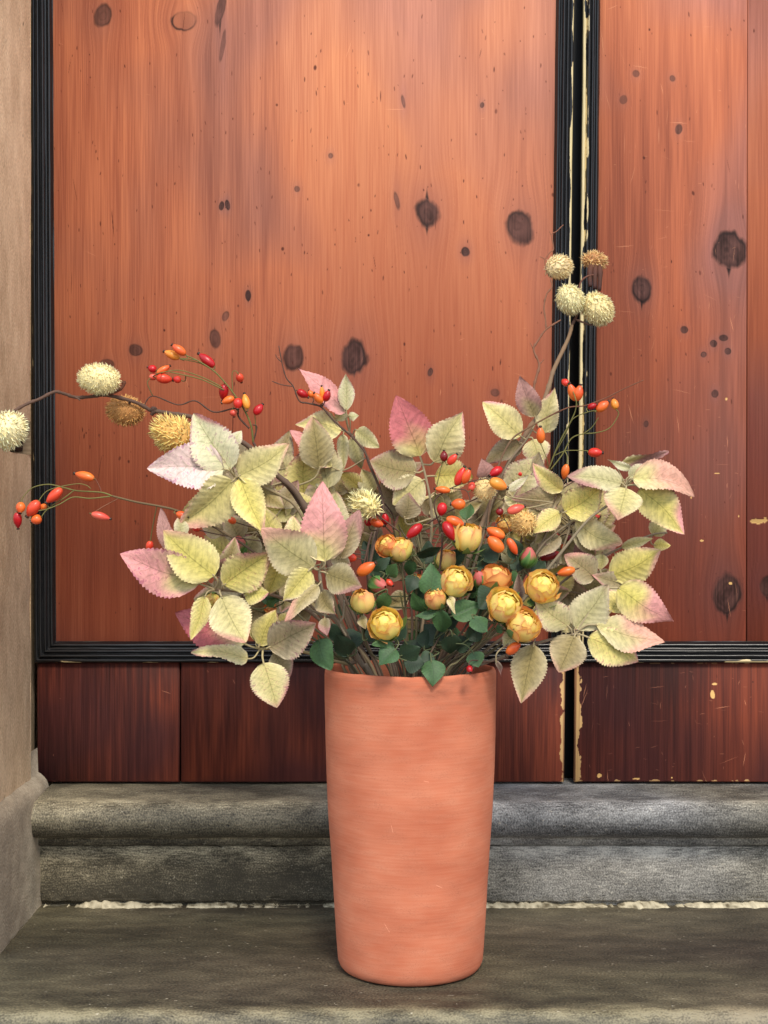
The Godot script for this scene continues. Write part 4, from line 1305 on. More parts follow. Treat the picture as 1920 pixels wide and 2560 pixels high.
	leaves(S, [[498, 1459, 298, 1386, 112, 0, .74, 0, 1, 1.5, -5], [536, 1440, 407, 1326, 110, 1, .16, 4, 1.6, 1, 4], [560, 1462, 678, 1382, 98, 1, .3, 4, 1.2, 1, 6], [513, 1490, 477, 1600, 46, 1, .04, 0, 1.6, 1, -22], [553, 1490, 614, 1608, 104, 0, .24, 4, 1.8, 1, -4], [540, 1440, 562, 1398, 40, 8, .3, 3, -1.5], [612, 1490, 668, 1480, 50, 1, .1, 0, -.6], [440, 1385, 402, 1270, 42, 8, .9, 3, -3, 0, 24], [445, 1345, 452, 1288, 36, 3, .1, 0, -2.5], [560, 1440, 590, 1350, 60, 2, .1, 0, -3]])
	finish(S)
	S = spray("leaf_spray", "leaf spray behind the left side with a dusky mauve leaf under the pale ones", "leaf spray", G, 2.40, [640, 1330, 700, 1400, 800, 1520], -0.7, -0.2, 0.003, 0.002)
	leaves(S, [[655, 1365, 572, 1300, 54, 7, .9, 3, 0], [640, 1340, 600, 1420, 60, 2, .1], [600, 1350, 560, 1280, 60, 7, .2, 3], [690, 1360, 655, 1262, 56, 1, .1, 0, 1], [690, 1420, 640, 1500, 60, 2, .1], [705, 1270, 745, 1200, 50, 7, .3, 3], [560, 1330, 500, 1310, 50, 7, .1], [735, 1440, 705, 1530, 60, 2, .1]])
	finish(S)
	# C: bottom left
	S = spray("leaf_spray", "bottom left spray hanging lowest, one round leaf pointing down over the dark planks", "leaf spray", G, 2.27, [650, 1622, 690, 1622, 760, 1630, 820, 1648, 880, 1664], -0.95, 0.4, 0.003, 0.002, [186, 170, 122])
	leaves(S, [[648, 1614, 690, 1524, 66, 1, .1, 4, 1, 1, 14], [672, 1618, 790, 1556, 98, 7, .22, 4, 1.2, 1, 4], [620, 1647, 478, 1628, 42, 0, .08, 4, 1, 1.5, 22], [659, 1657, 691, 1770, 94, 0, .2, 4, 1.4, 1, -4], [684, 1632, 726, 1692, 64, 7, .3, 3, -.5, 0], [612, 1610, 436, 1532, 104, 4, .9, 1, -.8, .5, -8], [640, 1606, 660, 1540, 44, 1, .1, 0, .4], [700, 1570, 722, 1530, 34, 1, .2, 4, .5]])
	finish(S)

func build_hip_sprays() -> void:
	var G := "sprays of rose hips in the vase"
	var GR := [112, 108, 58]
	var BR := [86, 62, 50]
	var S: Dictionary
	S = spray("rose_hip_spray", "rose hip spray at the upper left, two drooping clusters on green stalks", "rose hip spray", G, 2.36, [633, 1106, 660, 1150, 705, 1200, 760, 1280, 840, 1450], -0.5, -0.2, 0.0034, 0.0022, BR)
	twig(S, 2.36, 2.33, [633, 1106, 628, 1066, 613, 1029, 587, 988, 556, 949, 531, 925, 493, 901, 466, 889], 0.0017, 0.0009, GR)
	twig(S, 2.345, 2.32, [560, 975, 505, 949, 457, 937, 425, 930], 0.0011, 0.0008, GR)
	twig(S, 2.345, 2.325, [555, 968, 510, 945, 450, 926, 400, 932], 0.001, 0.0007, GR)
	twig(S, 2.335, 2.32, [493, 901, 470, 897, 449, 896], 0.0009, 0.0007, GR)
	twig(S, 2.34, 2.335, [540, 930, 500, 908, 452, 898], 0.0009, 0.0007, GR)
	twig(S, 2.35, 2.35, [582, 985, 580, 940, 583, 928, 590, 928, 596, 935], 0.0007, 0.0006, GR)
	twig(S, 2.36, 2.36, [623, 1071, 597, 1043, 595, 1026, 584, 1021, 534, 1030, 488, 1002, 445, 1012, 382, 990, 360, 1014], 0.0016, 0.0009, BR, 0.2)
	twig(S, 2.36, 2.35, [633, 1106, 642, 1068, 632, 1062], 0.0012, 0.001, BR, 0.2)
	twig(S, 2.36, 2.35, [640, 1080, 638, 1050, 637, 1037], 0.0008, 0.0007, GR)
	hips(S, [[411, 879, 449, 896, 11, 2], [431, 863, 464, 887, 11, 1, 1], [498, 885, 536, 917, 12, 0, 1], [370, 918, 391, 926, 10, 0], [424, 915, 392, 935, 9, 1, 1], [390, 944, 431, 950, 12, 4, 1.5], [433, 946, 453, 952, 9, 4, 1], [375, 946, 392, 937, 9, 5], [561, 959, 557, 1000, 12, 0, 1], [586, 994, 555, 1007, 10, 1, 1], [596, 996, 594, 1022, 12, 4, 1.2], [611, 985, 619, 1023, 10, 2, 1.4], [596, 935, 603, 955, 10, 4], [656, 1011, 636, 1037, 11, 0], [582, 1024, 585, 1042, 9, 5, 1]], GR)
	finish(S)
	S = spray("rose_hip_spray", "rose hip spray reaching far left across the black moulding, with arched green stalks", "rose hip spray", G, 2.27, [280, 1240, 340, 1255, 400, 1266, 449, 1279, 540, 1320, 660, 1400, 800, 1540], -0.8, 0.2, 0.0024, 0.0016, [104, 84, 54])
	twig(S, 2.27, 2.27, [280, 1240, 253, 1231, 193, 1227, 159, 1219, 121, 1211, 82, 1219, 60, 1240, 53, 1254], 0.0013, 0.0007, GR)
	twig(S, 2.27, 2.25, [275, 1241, 225, 1246, 183, 1243, 150, 1260, 120, 1272, 96, 1277], 0.0011, 0.0007, GR)
	twig(S, 2.27, 2.26, [185, 1226, 160, 1245, 130, 1264, 112, 1280, 104, 1292], 0.0009, 0.0007, GR)
	twig(S, 2.26, 2.26, [97, 1262, 101, 1246, 125, 1224, 188, 1210, 215, 1213, 227, 1222], 0.0008, 0.0006, GR)
	twig(S, 2.27, 2.27, [253, 1231, 251, 1222, 243, 1205, 236, 1195], 0.0009, 0.0007, [120, 70, 50])
	twig(S, 2.28, 2.27, [300, 1244, 262, 1264, 236, 1280, 228, 1284], 0.0004, 0.0004, [150, 110, 84])
	hips(S, [[236, 1197, 188, 1184, 12, 1], [155, 1221, 117, 1256, 13, 4, 1], [97, 1252, 69, 1290, 15, 4, 1.2], [118, 1265, 96, 1270, 8, 1, .5], [43, 1280, 45, 1320, 11, 0, 1], [53, 1256, 50, 1282, 12, 1, .8], [104, 1294, 78, 1304, 13, 1, .6], [228, 1284, 275, 1297, 10, 5, 1], [440, 1284, 470, 1292, 10, 1, 0], [376, 1352, 372, 1380, 10, 4, -3]], GR)
	finish(S)
	S = spray("rose_hip_spray", "rose hip twig with a bare forked tip and a small cluster, below the round knots", "rose hip spray", G, 2.41, [878, 1090, 912, 1130, 930, 1175, 952, 1230, 958, 1284, 938, 1350, 925, 1480], -0.2, 0.1, 0.0024, 0.0018, BR)
	twig(S, 2.41, 2.38, [878, 1090, 833, 1050, 804, 1018, 770, 1008, 748, 1002, 733, 966, 716, 945, 706, 912, 697, 864], 0.0018, 0.0008, BR, 0.22)
	twig(S, 2.38, 2.38, [733, 966, 705, 962, 680, 953], 0.0009, 0.0007, BR, 0.2)
	twig(S, 2.38, 2.38, [704, 905, 693, 895, 689, 886], 0.0008, 0.0006, BR, 0.2)
	twig(S, 2.42, 2.42, [955, 1252, 975, 1275, 984, 1295, 985, 1320], 0.0013, 0.0009, BR, 0.2)
	hips(S, [[770, 993, 743, 976, 10, 0, 1], [782, 994, 772, 976, 8, 1, .6], [806, 1008, 786, 983, 10, 1, 1.6], [807, 1000, 804, 966, 7, 2, 1], [812, 1004, 822, 976, 10, 0, 1.2], [922, 1316, 921, 1286, 12, 0, 2], [926, 1301, 959, 1314, 11, 1, 3], [964, 1312, 962, 1283, 10, 0, 2]], BR)
	finish(S)
	S = spray("rose_hip_spray", "rose hip spray on bright green stalks standing before the black door gap at the right", "rose hip spray", G, 2.43, [1372, 1172, 1350, 1240, 1310, 1340, 1240, 1500], 0.5, -0.3, 0.0024, 0.0018, GR)
	twig(S, 2.43, 2.40, [1372, 1172, 1397, 1109, 1423, 1061, 1438, 1028, 1441, 1004], 0.0013, 0.0008, GR)
	twig(S, 2.43, 2.41, [1376, 1175, 1406, 1136, 1428, 1097, 1457, 1085, 1490, 1082, 1524, 1070, 1546, 1037, 1541, 1024], 0.0012, 0.0007, GR)
	twig(S, 2.42, 2.41, [1456, 1086, 1480, 1068, 1496, 1044], 0.0008, 0.0006, GR)
	twig(S, 2.43, 2.42, [1385, 1140, 1410, 1128, 1433, 1126, 1470, 1127], 0.0009, 0.0007, GR)
	twig(S, 2.42, 2.40, [1412, 1128, 1418, 1140, 1418, 1158], 0.0009, 0.0007, GR)
	twig(S, 2.43, 2.42, [1371, 1165, 1366, 1145, 1353, 1112], 0.0009, 0.0007, GR)
	twig(S, 2.43, 2.41, [1390, 1128, 1412, 1090, 1432, 1048, 1470, 1030, 1491, 1027], 0.001, 0.0007, GR)
	hips(S, [[1352, 1109, 1351, 1068, 11, 1, 1.5], [1440, 1002, 1424, 960, 12, 1, 1], [1420, 962, 1406, 950, 9, 4, 1], [1442, 1003, 1451, 963, 12, 1, 1.6], [1469, 1020, 1492, 1011, 8, 0, 1], [1491, 1028, 1521, 1004, 12, 1, 1], [1541, 1023, 1533, 997, 10, 2, 1], [1470, 1131, 1506, 1132, 12, 4, 1], [1417, 1160, 1409, 1198, 10, 1, 1], [1276, 1180, 1280, 1196, 9, 3, -1], [1292, 1184, 1308, 1184, 10, 4, -1]], GR)
	finish(S)
	S = spray("rose_hip_spray", "long brown twig slanting right across the door gap, ending in a bare budded tip", "twig", G, 2.46, [1372, 1041, 1312, 1075, 1278, 1101, 1247, 1163, 1225, 1260, 1200, 1420], 0.4, -0.4, 0.0022, 0.0014, [112, 82, 56])
	twig(S, 2.46, 2.48, [1372, 1041, 1421, 1019, 1462, 1014, 1512, 996, 1560, 972, 1609, 950], 0.0013, 0.0007, [112, 72, 50], 0.25)
	hips(S, [[1225, 1189, 1255, 1170, 12, 0, 3], [1372, 1262, 1390, 1250, 9, 4, 6]], BR)
	finish(S)
	S = spray("rose_hip_spray", "central cluster of large red and orange rose hips above the cream roses", "rose hip spray", G, 2.34, [1106, 1330, 1102, 1400, 1080, 1540], 0.15, 0.1, 0.0024, 0.0016, BR)
	twig(S, 2.34, 2.32, [1106, 1330, 1085, 1258, 1120, 1225, 1170, 1205, 1225, 1195], 0.0014, 0.0009, BR)
	twig(S, 2.34, 2.33, [1082, 1258, 1105, 1160, 1112, 1150], 0.0009, 0.0007, GR)
	twig(S, 2.33, 2.32, [1130, 1222, 1165, 1226, 1175, 1250], 0.001, 0.0007, BR)
	twig(S, 2.34, 2.33, [1080, 1345, 1078, 1316, 1056, 1312], 0.0008, 0.0006, [160, 140, 100])
	hips(S, [[1054, 1311, 1017, 1344, 13, 0, 2], [1110, 1304, 1137, 1351, 14, 0, 3.4], [1115, 1296, 1160, 1311, 12, 1, 3], [1102, 1290, 1108, 1256, 13, 0, 2], [1164, 1260, 1128, 1260, 14, 1, 2], [1140, 1214, 1161, 1168, 12, 4, 1], [1158, 1209, 1174, 1173, 11, 1, 1.4], [1176, 1226, 1183, 1206, 10, 5, 1], [1126, 1227, 1088, 1222, 9, 1, 1], [1110, 1154, 1110, 1127, 10, 3, 1], [1120, 1161, 1142, 1136, 10, 4, 1.4], [1224, 1201, 1267, 1220, 15, 2, 3]], GR)
	finish(S)
	S = spray("rose_hip_spray", "cluster of fat orange rose hips right of the cream rose, over dark green leaves", "rose hip spray", G, 2.33, [1240, 1310, 1230, 1400, 1180, 1540], 0.4, 0.1, 0.0022, 0.0016, BR)
	twig(S, 2.33, 2.32, [1240, 1310, 1262, 1300, 1275, 1330], 0.001, 0.0008, BR)
	hips(S, [[1262, 1343, 1217, 1322, 14, 1, 2], [1258, 1378, 1220, 1342, 16, 1, 3], [1270, 1345, 1292, 1386, 11, 1, 2], [1311, 1266, 1268, 1280, 12, 5, 2], [1250, 1287, 1249, 1270, 10, 3, 0]], GR)
	finish(S)
	S = spray("rose_hip_spray", "shaded cluster of dark red rose hips at the right, under the folded green leaf", "rose hip spray", G, 2.40, [1385, 1350, 1350, 1440, 1260, 1560], 0.65, 0.0, 0.0022, 0.0016, BR)
	twig(S, 2.40, 2.39, [1370, 1400, 1400, 1410, 1440, 1420], 0.0009, 0.0007, BR)
	hips(S, [[1350, 1396, 1400, 1382, 12, 3, 1], [1372, 1376, 1382, 1358, 11, 3, 0], [1402, 1372, 1416, 1362, 8, 1, 0], [1388, 1346, 1398, 1334, 9, 4, 0], [1438, 1423, 1393, 1435, 12, 1, 4], [1346, 1420, 1359, 1401, 8, 4, 1], [1470, 1293, 1500, 1291, 8, 4, -1], [1420, 1340, 1425, 1352, 8, 3, 0]], BR)
	finish(S)
	S = spray("rose_hip_spray", "small orange rose hips right of the upright pink leaf, beside the half hidden yellow roses", "rose hip spray", G, 2.27, [925, 1345, 918, 1400, 930, 1520], -0.15, 0.4, 0.0022, 0.0016, BR)
	twig(S, 2.27, 2.26, [930, 1330, 920, 1365, 912, 1400, 900, 1440], 0.0015, 0.0012, BR, 0.2)
	hips(S, [[892, 1396, 853, 1390, 11, 4, 1], [938, 1408, 893, 1436, 15, 1, 2], [982, 1464, 964, 1450, 9, 4, -2], [568, 1296, 590, 1306, 9, 1, -8], [480, 1318, 500, 1326, 8, 4, -10]], BR)
	finish(S)
	S = spray("rose_hip_spray", "low stalk with an orange hip under the deep orange rose, red berry at the rim", "rose hip spray", G, 2.27, [1270, 1645, 1225, 1655], 0.7, 0.6, 0.0016, 0.0012, BR)
	hips(S, [[1266, 1634, 1301, 1606, 13, 1, 1], [1172, 1666, 1176, 1680, 8, 0, 2.5]], BR)
	finish(S)

func build_burrs() -> void:
	var G := "twigs with spiky burs in the vase"
	var BK := [92, 68, 54]
	var S: Dictionary
	S = spray("bur_twig", "knotty brown twig reaching far left with four spiky burs, the outermost cut by the frame", "bur twig", G, 2.33, [376, 1026, 430, 1034, 481, 1043, 540, 1070, 604, 1104, 637, 1130, 690, 1185, 745, 1238, 800, 1350, 870, 1550], -0.6, 0.0, 0.0058, 0.0030, BK)
	twig(S, 2.33, 2.25, [376, 1026, 337, 1005, 265, 988, 225, 992, 188, 993, 160, 984, 135, 980, 100, 997, 67, 1010, 36, 1027], 0.0030, 0.0022, BK, 0.22)
	twig(S, 2.31, 2.31, [265, 988, 292, 978, 307, 965, 310, 952], 0.0022, 0.0034, [104, 62, 46], 0.2)
	twig(S, 2.27, 2.27, [188, 993, 196, 997, 200, 1001], 0.0012, 0.0012, BK, 0.2)
	twig(S, 2.33, 2.33, [376, 1026, 388, 1022, 378, 1038], 0.0040, 0.0030, [74, 52, 42], 0.3)
	twig(S, 2.255, 2.25, [36, 1027, 26, 1040, 22, 1056], 0.0018, 0.0016, BK, 0.2)
	burr(S, 248, 948, 55, 38, 0.12, 2.29, [240, 222, 164], [252, 240, 188], 1300, 8.0, 0.15)
	burr(S, 314, 1027, 49, 36, 0.2, 2.345, [176, 124, 70], [222, 172, 104], 800, 9.0, 0.1)
	burr(S, 18, 1076, 44, 50, 0.9, 2.24, [246, 232, 180], [252, 244, 196], 800, 12.0, -0.3)
	burr(S, 436, 1086, 58, 42, 0.42, 2.30, [216, 166, 92], [255, 222, 138], 700, 16.0, 0.55)
	finish(S)
	S = spray("bur_twig", "thick lichen-grey twig slanting up to four pale burs before the black door gap", "bur twig", G, 2.56, [1430, 812, 1419, 850, 1384, 925, 1372, 966, 1348, 1034, 1317, 1082, 1254, 1195, 1215, 1290, 1150, 1450], 0.3, -0.4, 0.0064, 0.0030, [140, 112, 84])
	twig(S, 2.56, 2.57, [1430, 812, 1438, 798, 1445, 780, 1452, 760], 0.0028, 0.0018, BK, 0.2)
	twig(S, 2.56, 2.56, [1438, 798, 1458, 806, 1478, 812, 1490, 800], 0.0022, 0.0016, BK, 0.2)
	twig(S, 2.57, 2.59, [1445, 740, 1452, 705, 1470, 690, 1490, 684, 1494, 660], 0.0016, 0.0014, [104, 66, 50], 0.2)
	twig(S, 2.52, 2.55, [1345, 1040, 1339, 1024, 1335, 971, 1341, 942, 1348, 911, 1334, 874, 1345, 852, 1365, 824, 1402, 800], 0.0026, 0.0013, [128, 88, 66], 0.35)
	twig(S, 2.55, 2.58, [1365, 824, 1364, 800, 1360, 768, 1367, 735, 1380, 716, 1376, 690, 1385, 668], 0.0016, 0.001, [128, 88, 66], 0.35)
	twig(S, 2.58, 2.58, [1372, 690, 1362, 655, 1374, 632, 1384, 622, 1379, 588, 1392, 578, 1408, 562], 0.0012, 0.0007, [140, 92, 70], 0.3)
	twig(S, 2.58, 2.58, [1362, 648, 1354, 643, 1349, 642], 0.0009, 0.0007, [140, 92, 70], 0.2)
	twig(S, 2.58, 2.58, [1379, 588, 1375, 582, 1374, 578], 0.0008, 0.0006, [140, 92, 70], 0.2)
	twig(S, 2.55, 2.55, [1334, 874, 1328, 862, 1325, 857], 0.001, 0.0007, [140, 92, 70], 0.3)
	twig(S, 2.55, 2.55, [1348, 911, 1356, 903, 1360, 898], 0.001, 0.0007, [140, 92, 70], 0.3)
	burr(S, 1396, 668, 34, 29, -0.1, 2.58, [240, 216, 168], [250, 228, 176], 800, 9.0, -1.0)
	burr(S, 1486, 652, 30, 20, 0.2, 2.60, [170, 120, 76], [238, 200, 140], 460, 10.0, -0.3)
	burr(S, 1425, 748, 38, 33, 1.1, 2.55, [244, 230, 176], [252, 242, 190], 1150, 9.0, -0.9)
	burr(S, 1493, 772, 44, 37, 0.85, 2.56, [242, 222, 164], [252, 238, 184], 1250, 9.0, -0.8)
	var caps := begin()
	for k in 3:
		tube(caps, smooth_path([at(1478 + 10 * k, 664, 2.59), at(1474 + 13 * k, 690, 2.585), at(1476 + 11 * k, 716 + 5 * k, 2.58)], 4), 0.006, 0.0035, lin(96, 56, 38), lin(60, 34, 30), 7, 0.1)
	obj("seed_capsules", close(caps), M.burr, S.node)
	finish(S)
	S = spray("bur_twig", "short twig with a tan bur and a cream bur either side of the middle stem", "bur twig", G, 2.39, [1000, 1330, 1010, 1420, 1030, 1540], 0.0, 0.1, 0.0024, 0.0018, BK)
	twig(S, 2.38, 2.37, [1000, 1330, 960, 1300, 925, 1275], 0.0014, 0.0012, BK, 0.2)
	twig(S, 2.38, 2.37, [1005, 1350, 1100, 1290, 1205, 1240], 0.0014, 0.0012, BK, 0.2)
	burr(S, 913, 1262, 36, 26, 0.5, 2.36, [240, 222, 160], [252, 240, 178], 380, 18.0, 0.6)
	burr(S, 1212, 1224, 28, 27, 0.1, 2.34, [236, 204, 142], [255, 232, 172], 560, 7.0, 0.0)
	finish(S)
	S = spray("bur_twig", "short twig at the right with one golden fringed bur beside an orange flower", "bur twig", G, 2.36, [1310, 1325, 1280, 1420, 1210, 1560], 0.5, 0.0, 0.0024, 0.0018, BK)
	burr(S, 1310, 1308, 30, 30, 0.3, 2.35, [216, 172, 104], [250, 214, 144], 480, 10.0, 0.3)
	finish(S)

func build_roses() -> void:
	var F := Vector3(0, 0.25, 1)
	rose_spray("stem with a half open cream yellow rose tilted left, just under the left red hip", 2.32, [[1000, 1374, 29, Vector3(-0.35, 0.9, 0.35), .75, .08, .9], [968, 1365, 26, Vector3(-0.5, 0.5, 0.4), .9, .9]], [[1042, 1388, 1104, 1376, 26, 6, 0, 0, 1, 1, 50], [1030, 1400, 1022, 1440, 30, 5, 0], [1040, 1440, 1020, 1480, 40, 6, 0]], -0.05, 0.3, [1005, 1420, 1015, 1540])
	rose_spray("tall stem with the highest cream rose, pink outer petals, touching the red hip", 2.31, [[1168, 1344, 36, Vector3(0.1, 0.95, 0.35), .62, .22, .9]], [[1205, 1400, 1245, 1360, 50, 6, 0], [1190, 1420, 1236, 1410, 50, 6, 0], [1290, 1395, 1275, 1345, 40, 6, 0]], 0.2, 0.3, [1160, 1420, 1130, 1560])
	rose_spray("central stem with a round apricot rose above a smaller pinkish rose bud", 2.28, [[1139, 1455, 38, Vector3(0.35, 0.5, 0.85), .9, .12, .75], [1088, 1497, 27, Vector3(-0.25, 0.6, 0.5), .55, .55, .8]], [[1072, 1492, 1078, 1406, 58, 5, 0, 0, 1, 0, 0], [1130, 1540, 1200, 1508, 54, 5, 0, 0, 1], [1102, 1524, 1107, 1584, 46, 5, 0, 0, 1.4], [1096, 1528, 1036, 1540, 20, 5, 0, 0, 1], [1060, 1530, 1030, 1482, 36, 5, 0, 0, 0], [1124, 1492, 1134, 1532, 20, 0, 0, 0, 1.6]], 0.1, 0.5, [1120, 1520, 1075, 1620])
	rose_spray("stem with one pale peach bud half hidden behind the apricot rose", 2.36, [[1115, 1402, 25, Vector3(0.05, 1, 0.25), .4, .25, .7]], [[1060, 1410, 1075, 1350, 40, 6, 0]], 0.05, 0.0, [1110, 1450, 1080, 1580])
	rose_spray("stem with a closed apricot rose, top fringed by two curled threads, left of centre", 2.24, [[906, 1504, 29, Vector3(-0.1, 0.85, 0.5), .42, .3, .7]], [[968, 1482, 946, 1528, 36, 5, 0, 0, 1], [905, 1540, 914, 1572, 24, 2, 0, 0, .5], [915, 1600, 960, 1570, 40, 6, 0, 0, -1]], -0.3, 0.6, [902, 1550, 925, 1630])
	rose_spray("stem with the lowest large yellow rose left of centre, opening towards the street", 2.23, [[963, 1562, 39, Vector3(-0.15, 0.55, 0.85), .95, .22]], [[990, 1622, 948, 1662, 50, 5, 0, 0, 1, 1], [985, 1612, 930, 1612, 22, 5, 0, 0, .5], [1000, 1640, 1050, 1620, 50, 6, 0, 0, -1], [1010, 1650, 1060, 1660, 50, 6, 0, 0, -1]], -0.1, 0.7, [985, 1620])
	rose_spray("stem with the brightest yellow rose, right of centre, above a deep orange one", 2.25, [[1263, 1515, 42, Vector3(0.3, 0.4, 0.85), .95, .15, 1.0], [1308, 1563, 41, Vector3(0.45, 0.5, 0.6), .9, .5, .8]], [[1182, 1543, 1216, 1578, 42, 5, 0, 0, 1], [1240, 1480, 1200, 1520, 70, 6, 0, 0, -2], [1255, 1570, 1240, 1580, 20, 5, 0, 0, 0], [1330, 1600, 1295, 1602, 14, 0, 0, 0, .5]], 0.55, 0.6, [1225, 1580, 1180, 1630])
	rose_spray("stem with the rightmost yellow rose, a pointed petal up, over a pale leaf", 2.27, [[1356, 1468, 41, Vector3(0.25, 0.55, 0.75), .95, .3]], [[1300, 1500, 1296, 1432, 26, 8, 0, 3, -.5], [1340, 1505, 1322, 1500, 20, 5, 0], [1372, 1512, 1394, 1510, 12, 5, 0]], 0.65, 0.3, [1330, 1520, 1240, 1620])
	rose_spray("stem with a withered brown-edged orange rose and a fat green bud at its left", 2.30, [[1238, 1446, 38, Vector3(0.15, 0.9, 0.35), .95, 1.0, .5], [1201, 1451, 20, Vector3(-0.3, 0.75, 0.6)]], [[1282, 1475, 1286, 1425, 44, 5, 0, 0, 0], [1175, 1450, 1160, 1490, 40, 6, 0]], 0.35, 0.4, [1220, 1510, 1150, 1620])
	rose_spray("stem with a pointed pink-tipped green bud beside the dark red hips at the right", 2.34, [[1320, 1398, 22, Vector3(0.1, 0.9, 0.35)]], [[1330, 1440, 1362, 1402, 36, 6, 0], [1290, 1430, 1300, 1380, 36, 6, 0]], 0.5, 0.2, [1300, 1450, 1220, 1600])
	rose_spray("stem with a dark green bud splitting pink, below the orange hip left of centre", 2.28, [[942, 1462, 22, Vector3(0.6, -0.1, 0.7)]], [[955, 1430, 915, 1425, 30, 6, 0], [970, 1440, 990, 1410, 34, 5, 0], [940, 1420, 975, 1395, 30, 6, 0]], -0.2, 0.3, [945, 1520, 960, 1620])
	rose_spray("stem with a red-topped green bud deep among the pale leaves of the left side", 2.38, [[597, 1368, 21, Vector3(0.0, 0.9, 0.45)]], [], -0.7, 0.0, [640, 1420, 760, 1550])
	rose_spray("stem with a small yellow flower at the far left between pale hanging leaves", 2.26, [[531, 1503, 20, Vector3(-0.2, -0.5, 0.8), .8, .05]], [[700, 1500, 640, 1490, 22, 5, 0, 0, 0], [668, 1516, 690, 1500, 20, 5, 0, 0, 0]], -0.85, 0.3, [600, 1510, 740, 1570])
	rose_spray("stem with a small red bud above the bottom left spray", 2.29, [[676, 1522, 15, Vector3(0, 0.6, 0.8), .8, 1.0, 0.0]], [], -0.8, 0.3, [720, 1560, 830, 1640])
	rose_spray("stem with a loose orange flower behind the fat orange hips, beside the golden fringed bur", 2.40, [[1264, 1310, 24, Vector3(0, 0.6, 0.8), 1.0, .8, .5]], [[1165, 1300, 1172, 1255, 34, 5, 0]], 0.4, -0.1, [1250, 1380, 1180, 1560])
	rose_spray("stem with a frayed pinkish orange bud behind the dark green leaf left of the centre", 2.36, [[1042, 1452, 16, Vector3(0, 0.8, 0.5), .7, .8, .4]], [], 0.0, 0.1, [1040, 1500, 1040, 1600])
	# bare stalks and dark leaves deep in the mouth of the vase
	var k := 0
	for b in [[845, 1500, 885, 1600, -.6, .2, "bare brown stalk below the olive leaf right of the upright pink leaf"], [880, 1480, 905, 1600, -.45, 0., "bare stalk rising behind the closed apricot rose left of centre"], [1000, 1480, 1020, 1600, -.1, .3, "bare stalk between the half open cream rose and the lowest yellow rose"], [1060, 1530, 1066, 1610, .05, .6, "greenish upright stalk left of the pinkish rose bud in the centre"], [960, 1620, 975, 1650, -.2, .8, "short bare stalk directly below the lowest yellow rose"], [1178, 1400, 1130, 1580, .2, .1, "bare stalk standing between the apricot rose and the withered rose"], [1300, 1530, 1200, 1620, .6, .4, "bare stalk running down behind the deep orange rose"], [1345, 1500, 1230, 1630, .75, .2, "bare stalk slanting down left from the rightmost yellow rose"], [1240, 1560, 1150, 1650, .5, .8, "bare stalk slanting from below the brightest yellow rose to the rim"], [820, 1560, 880, 1650, -.75, .1, "leftmost bare stalk, slanting to the rim beside the dark green leaf"], [1100, 1590, 1050, 1680, .1, .85, "bare stalk behind the dark green leaf that hangs over the front rim"]]:
		var S := spray("bare_stalk", b[6], "stalk", "bare stalks in the vase mouth", 2.36 - 0.05 * float(b[5]), [b[0], b[1], b[2], b[3]], b[4], b[5], 0.0022, 0.0013, [[118, 100, 78], [92, 74, 58], [108, 104, 66]][k % 3])
		if k % 2 == 0: twig(S, 2.36, 2.35, [(b[0] + b[2]) / 2.0, (b[1] + b[3]) / 2.0, b[0] + 18, b[1] + 20, b[0] + 30, b[1] - 8], 0.0012, 0.0008)
		finish(S)
		k += 1
	var S2 := spray("leaf_spray", "dark green leafy shoots low in the vase mouth, under the roses", "leaf spray", "dark green shoots at the vase mouth", 2.32, [1085, 1600, 1080, 1640], 0.1, 0.7, 0.002, 0.0014, [72, 80, 50])
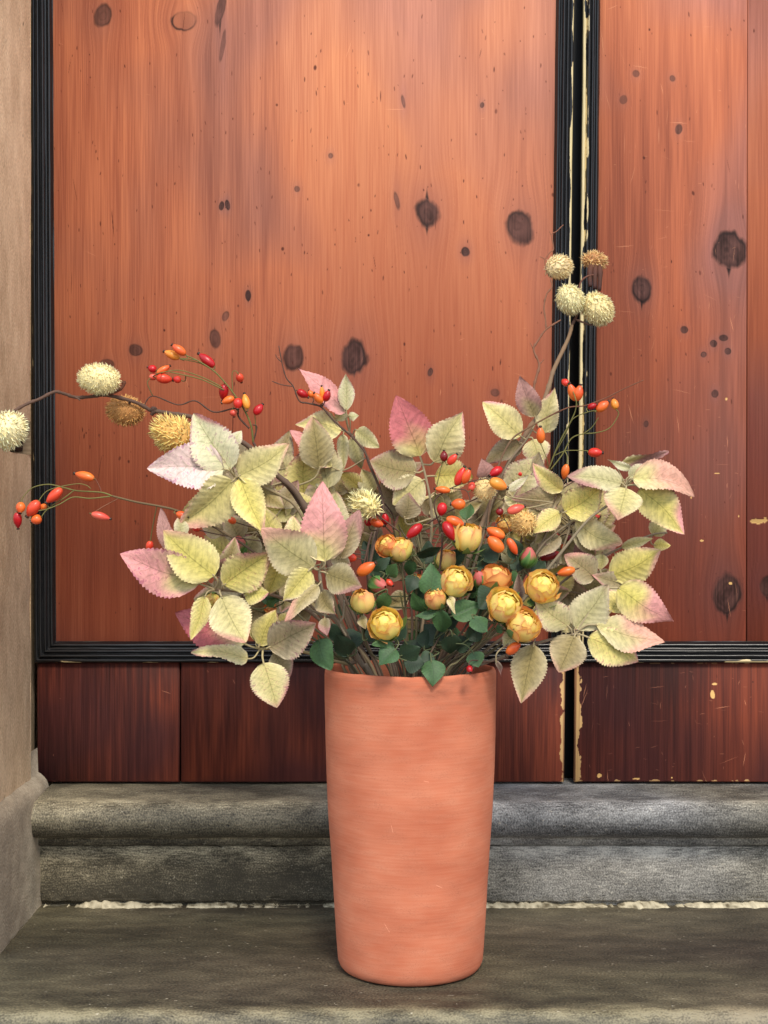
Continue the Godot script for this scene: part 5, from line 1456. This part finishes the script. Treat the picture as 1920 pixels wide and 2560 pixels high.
	leaves(S2, [[1078, 1650, 1082, 1714, 58, 5, 0, 0, 6, 2, 0], [1130, 1586, 1128, 1640, 50, 6, 0, 0, 3], [1182, 1630, 1196, 1668, 44, 5, 0, 0, 4, 1], [1168, 1600, 1200, 1560, 44, 6, 0, 0, 1], [1100, 1610, 1060, 1560, 56, 6, 0], [1040, 1640, 1010, 1600, 56, 6, 0], [1085, 1640, 1050, 1655, 40, 6, 0, 0, 4], [1110, 1560, 1150, 1545, 40, 6, 0], [1010, 1600, 985, 1560, 44, 6, 0], [1140, 1620, 1180, 1600, 40, 6, 0], [1060, 1620, 1075, 1570, 44, 6, 0]])
	finish(S2)
	S2 = spray("leaf_spray", "dark green shoot at the left of the vase rim, a leaf over the edge", "leaf spray", "dark green shoots at the vase mouth", 2.30, [806, 1600, 840, 1640], -0.8, 0.5, 0.002, 0.0014, [72, 80, 50])
	leaves(S2, [[797, 1598, 826, 1676, 58, 5, 0, 0, 3, 1, 0], [850, 1600, 830, 1560, 44, 6, 0], [870, 1640, 840, 1590, 50, 6, 0], [890, 1620, 870, 1570, 50, 6, 0]])
	finish(S2)

func _ready() -> void:
	rng.seed = 20241
	var cam := Camera3D.new()
	cam.name = "camera"
	cam.position = CAM
	cam.keep_aspect = Camera3D.KEEP_HEIGHT
	cam.fov = rad_to_deg(2.0 * atan(1280.0 / FOCAL))
	cam.near = 0.05
	cam.far = 400.0
	add_child(cam)
	cam.current = true
	var env := Environment.new()
	env.background_mode = Environment.BG_SKY
	var sky := Sky.new()
	var sm := ProceduralSkyMaterial.new()
	sm.sky_top_color = Color(0.80, 0.86, 0.94)
	sm.sky_horizon_color = Color(0.90, 0.91, 0.92)
	sm.ground_horizon_color = Color(0.34, 0.32, 0.30)
	sm.ground_bottom_color = Color(0.28, 0.26, 0.24)
	sm.sky_curve = 0.2
	sky.sky_material = sm
	env.sky = sky
	env.tonemap_mode = Environment.TONE_MAPPER_LINEAR
	env.tonemap_exposure = 1.9
	env.sdfgi_enabled = true
	env.ssao_enabled = true
	env.ssil_enabled = true
	var we := WorldEnvironment.new()
	we.name = "world_environment"
	we.environment = env
	add_child(we)
	var sun := DirectionalLight3D.new()
	sun.name = "sun"
	sun.light_color = Color(1.0, 0.96, 0.90)
	sun.light_energy = 0.5
	sun.light_angular_distance = 14.0
	sun.shadow_enabled = true
	add_child(sun)
	sun.look_at_from_position(Vector3(0.7, 3.3, 3.0), Vector3.ZERO)
	flora_materials()
	build_door()
	build_step()
	build_jamb()
	build_vase()
	build_burrs()
	build_hip_sprays()
	build_leaf_sprays()
	build_roses()
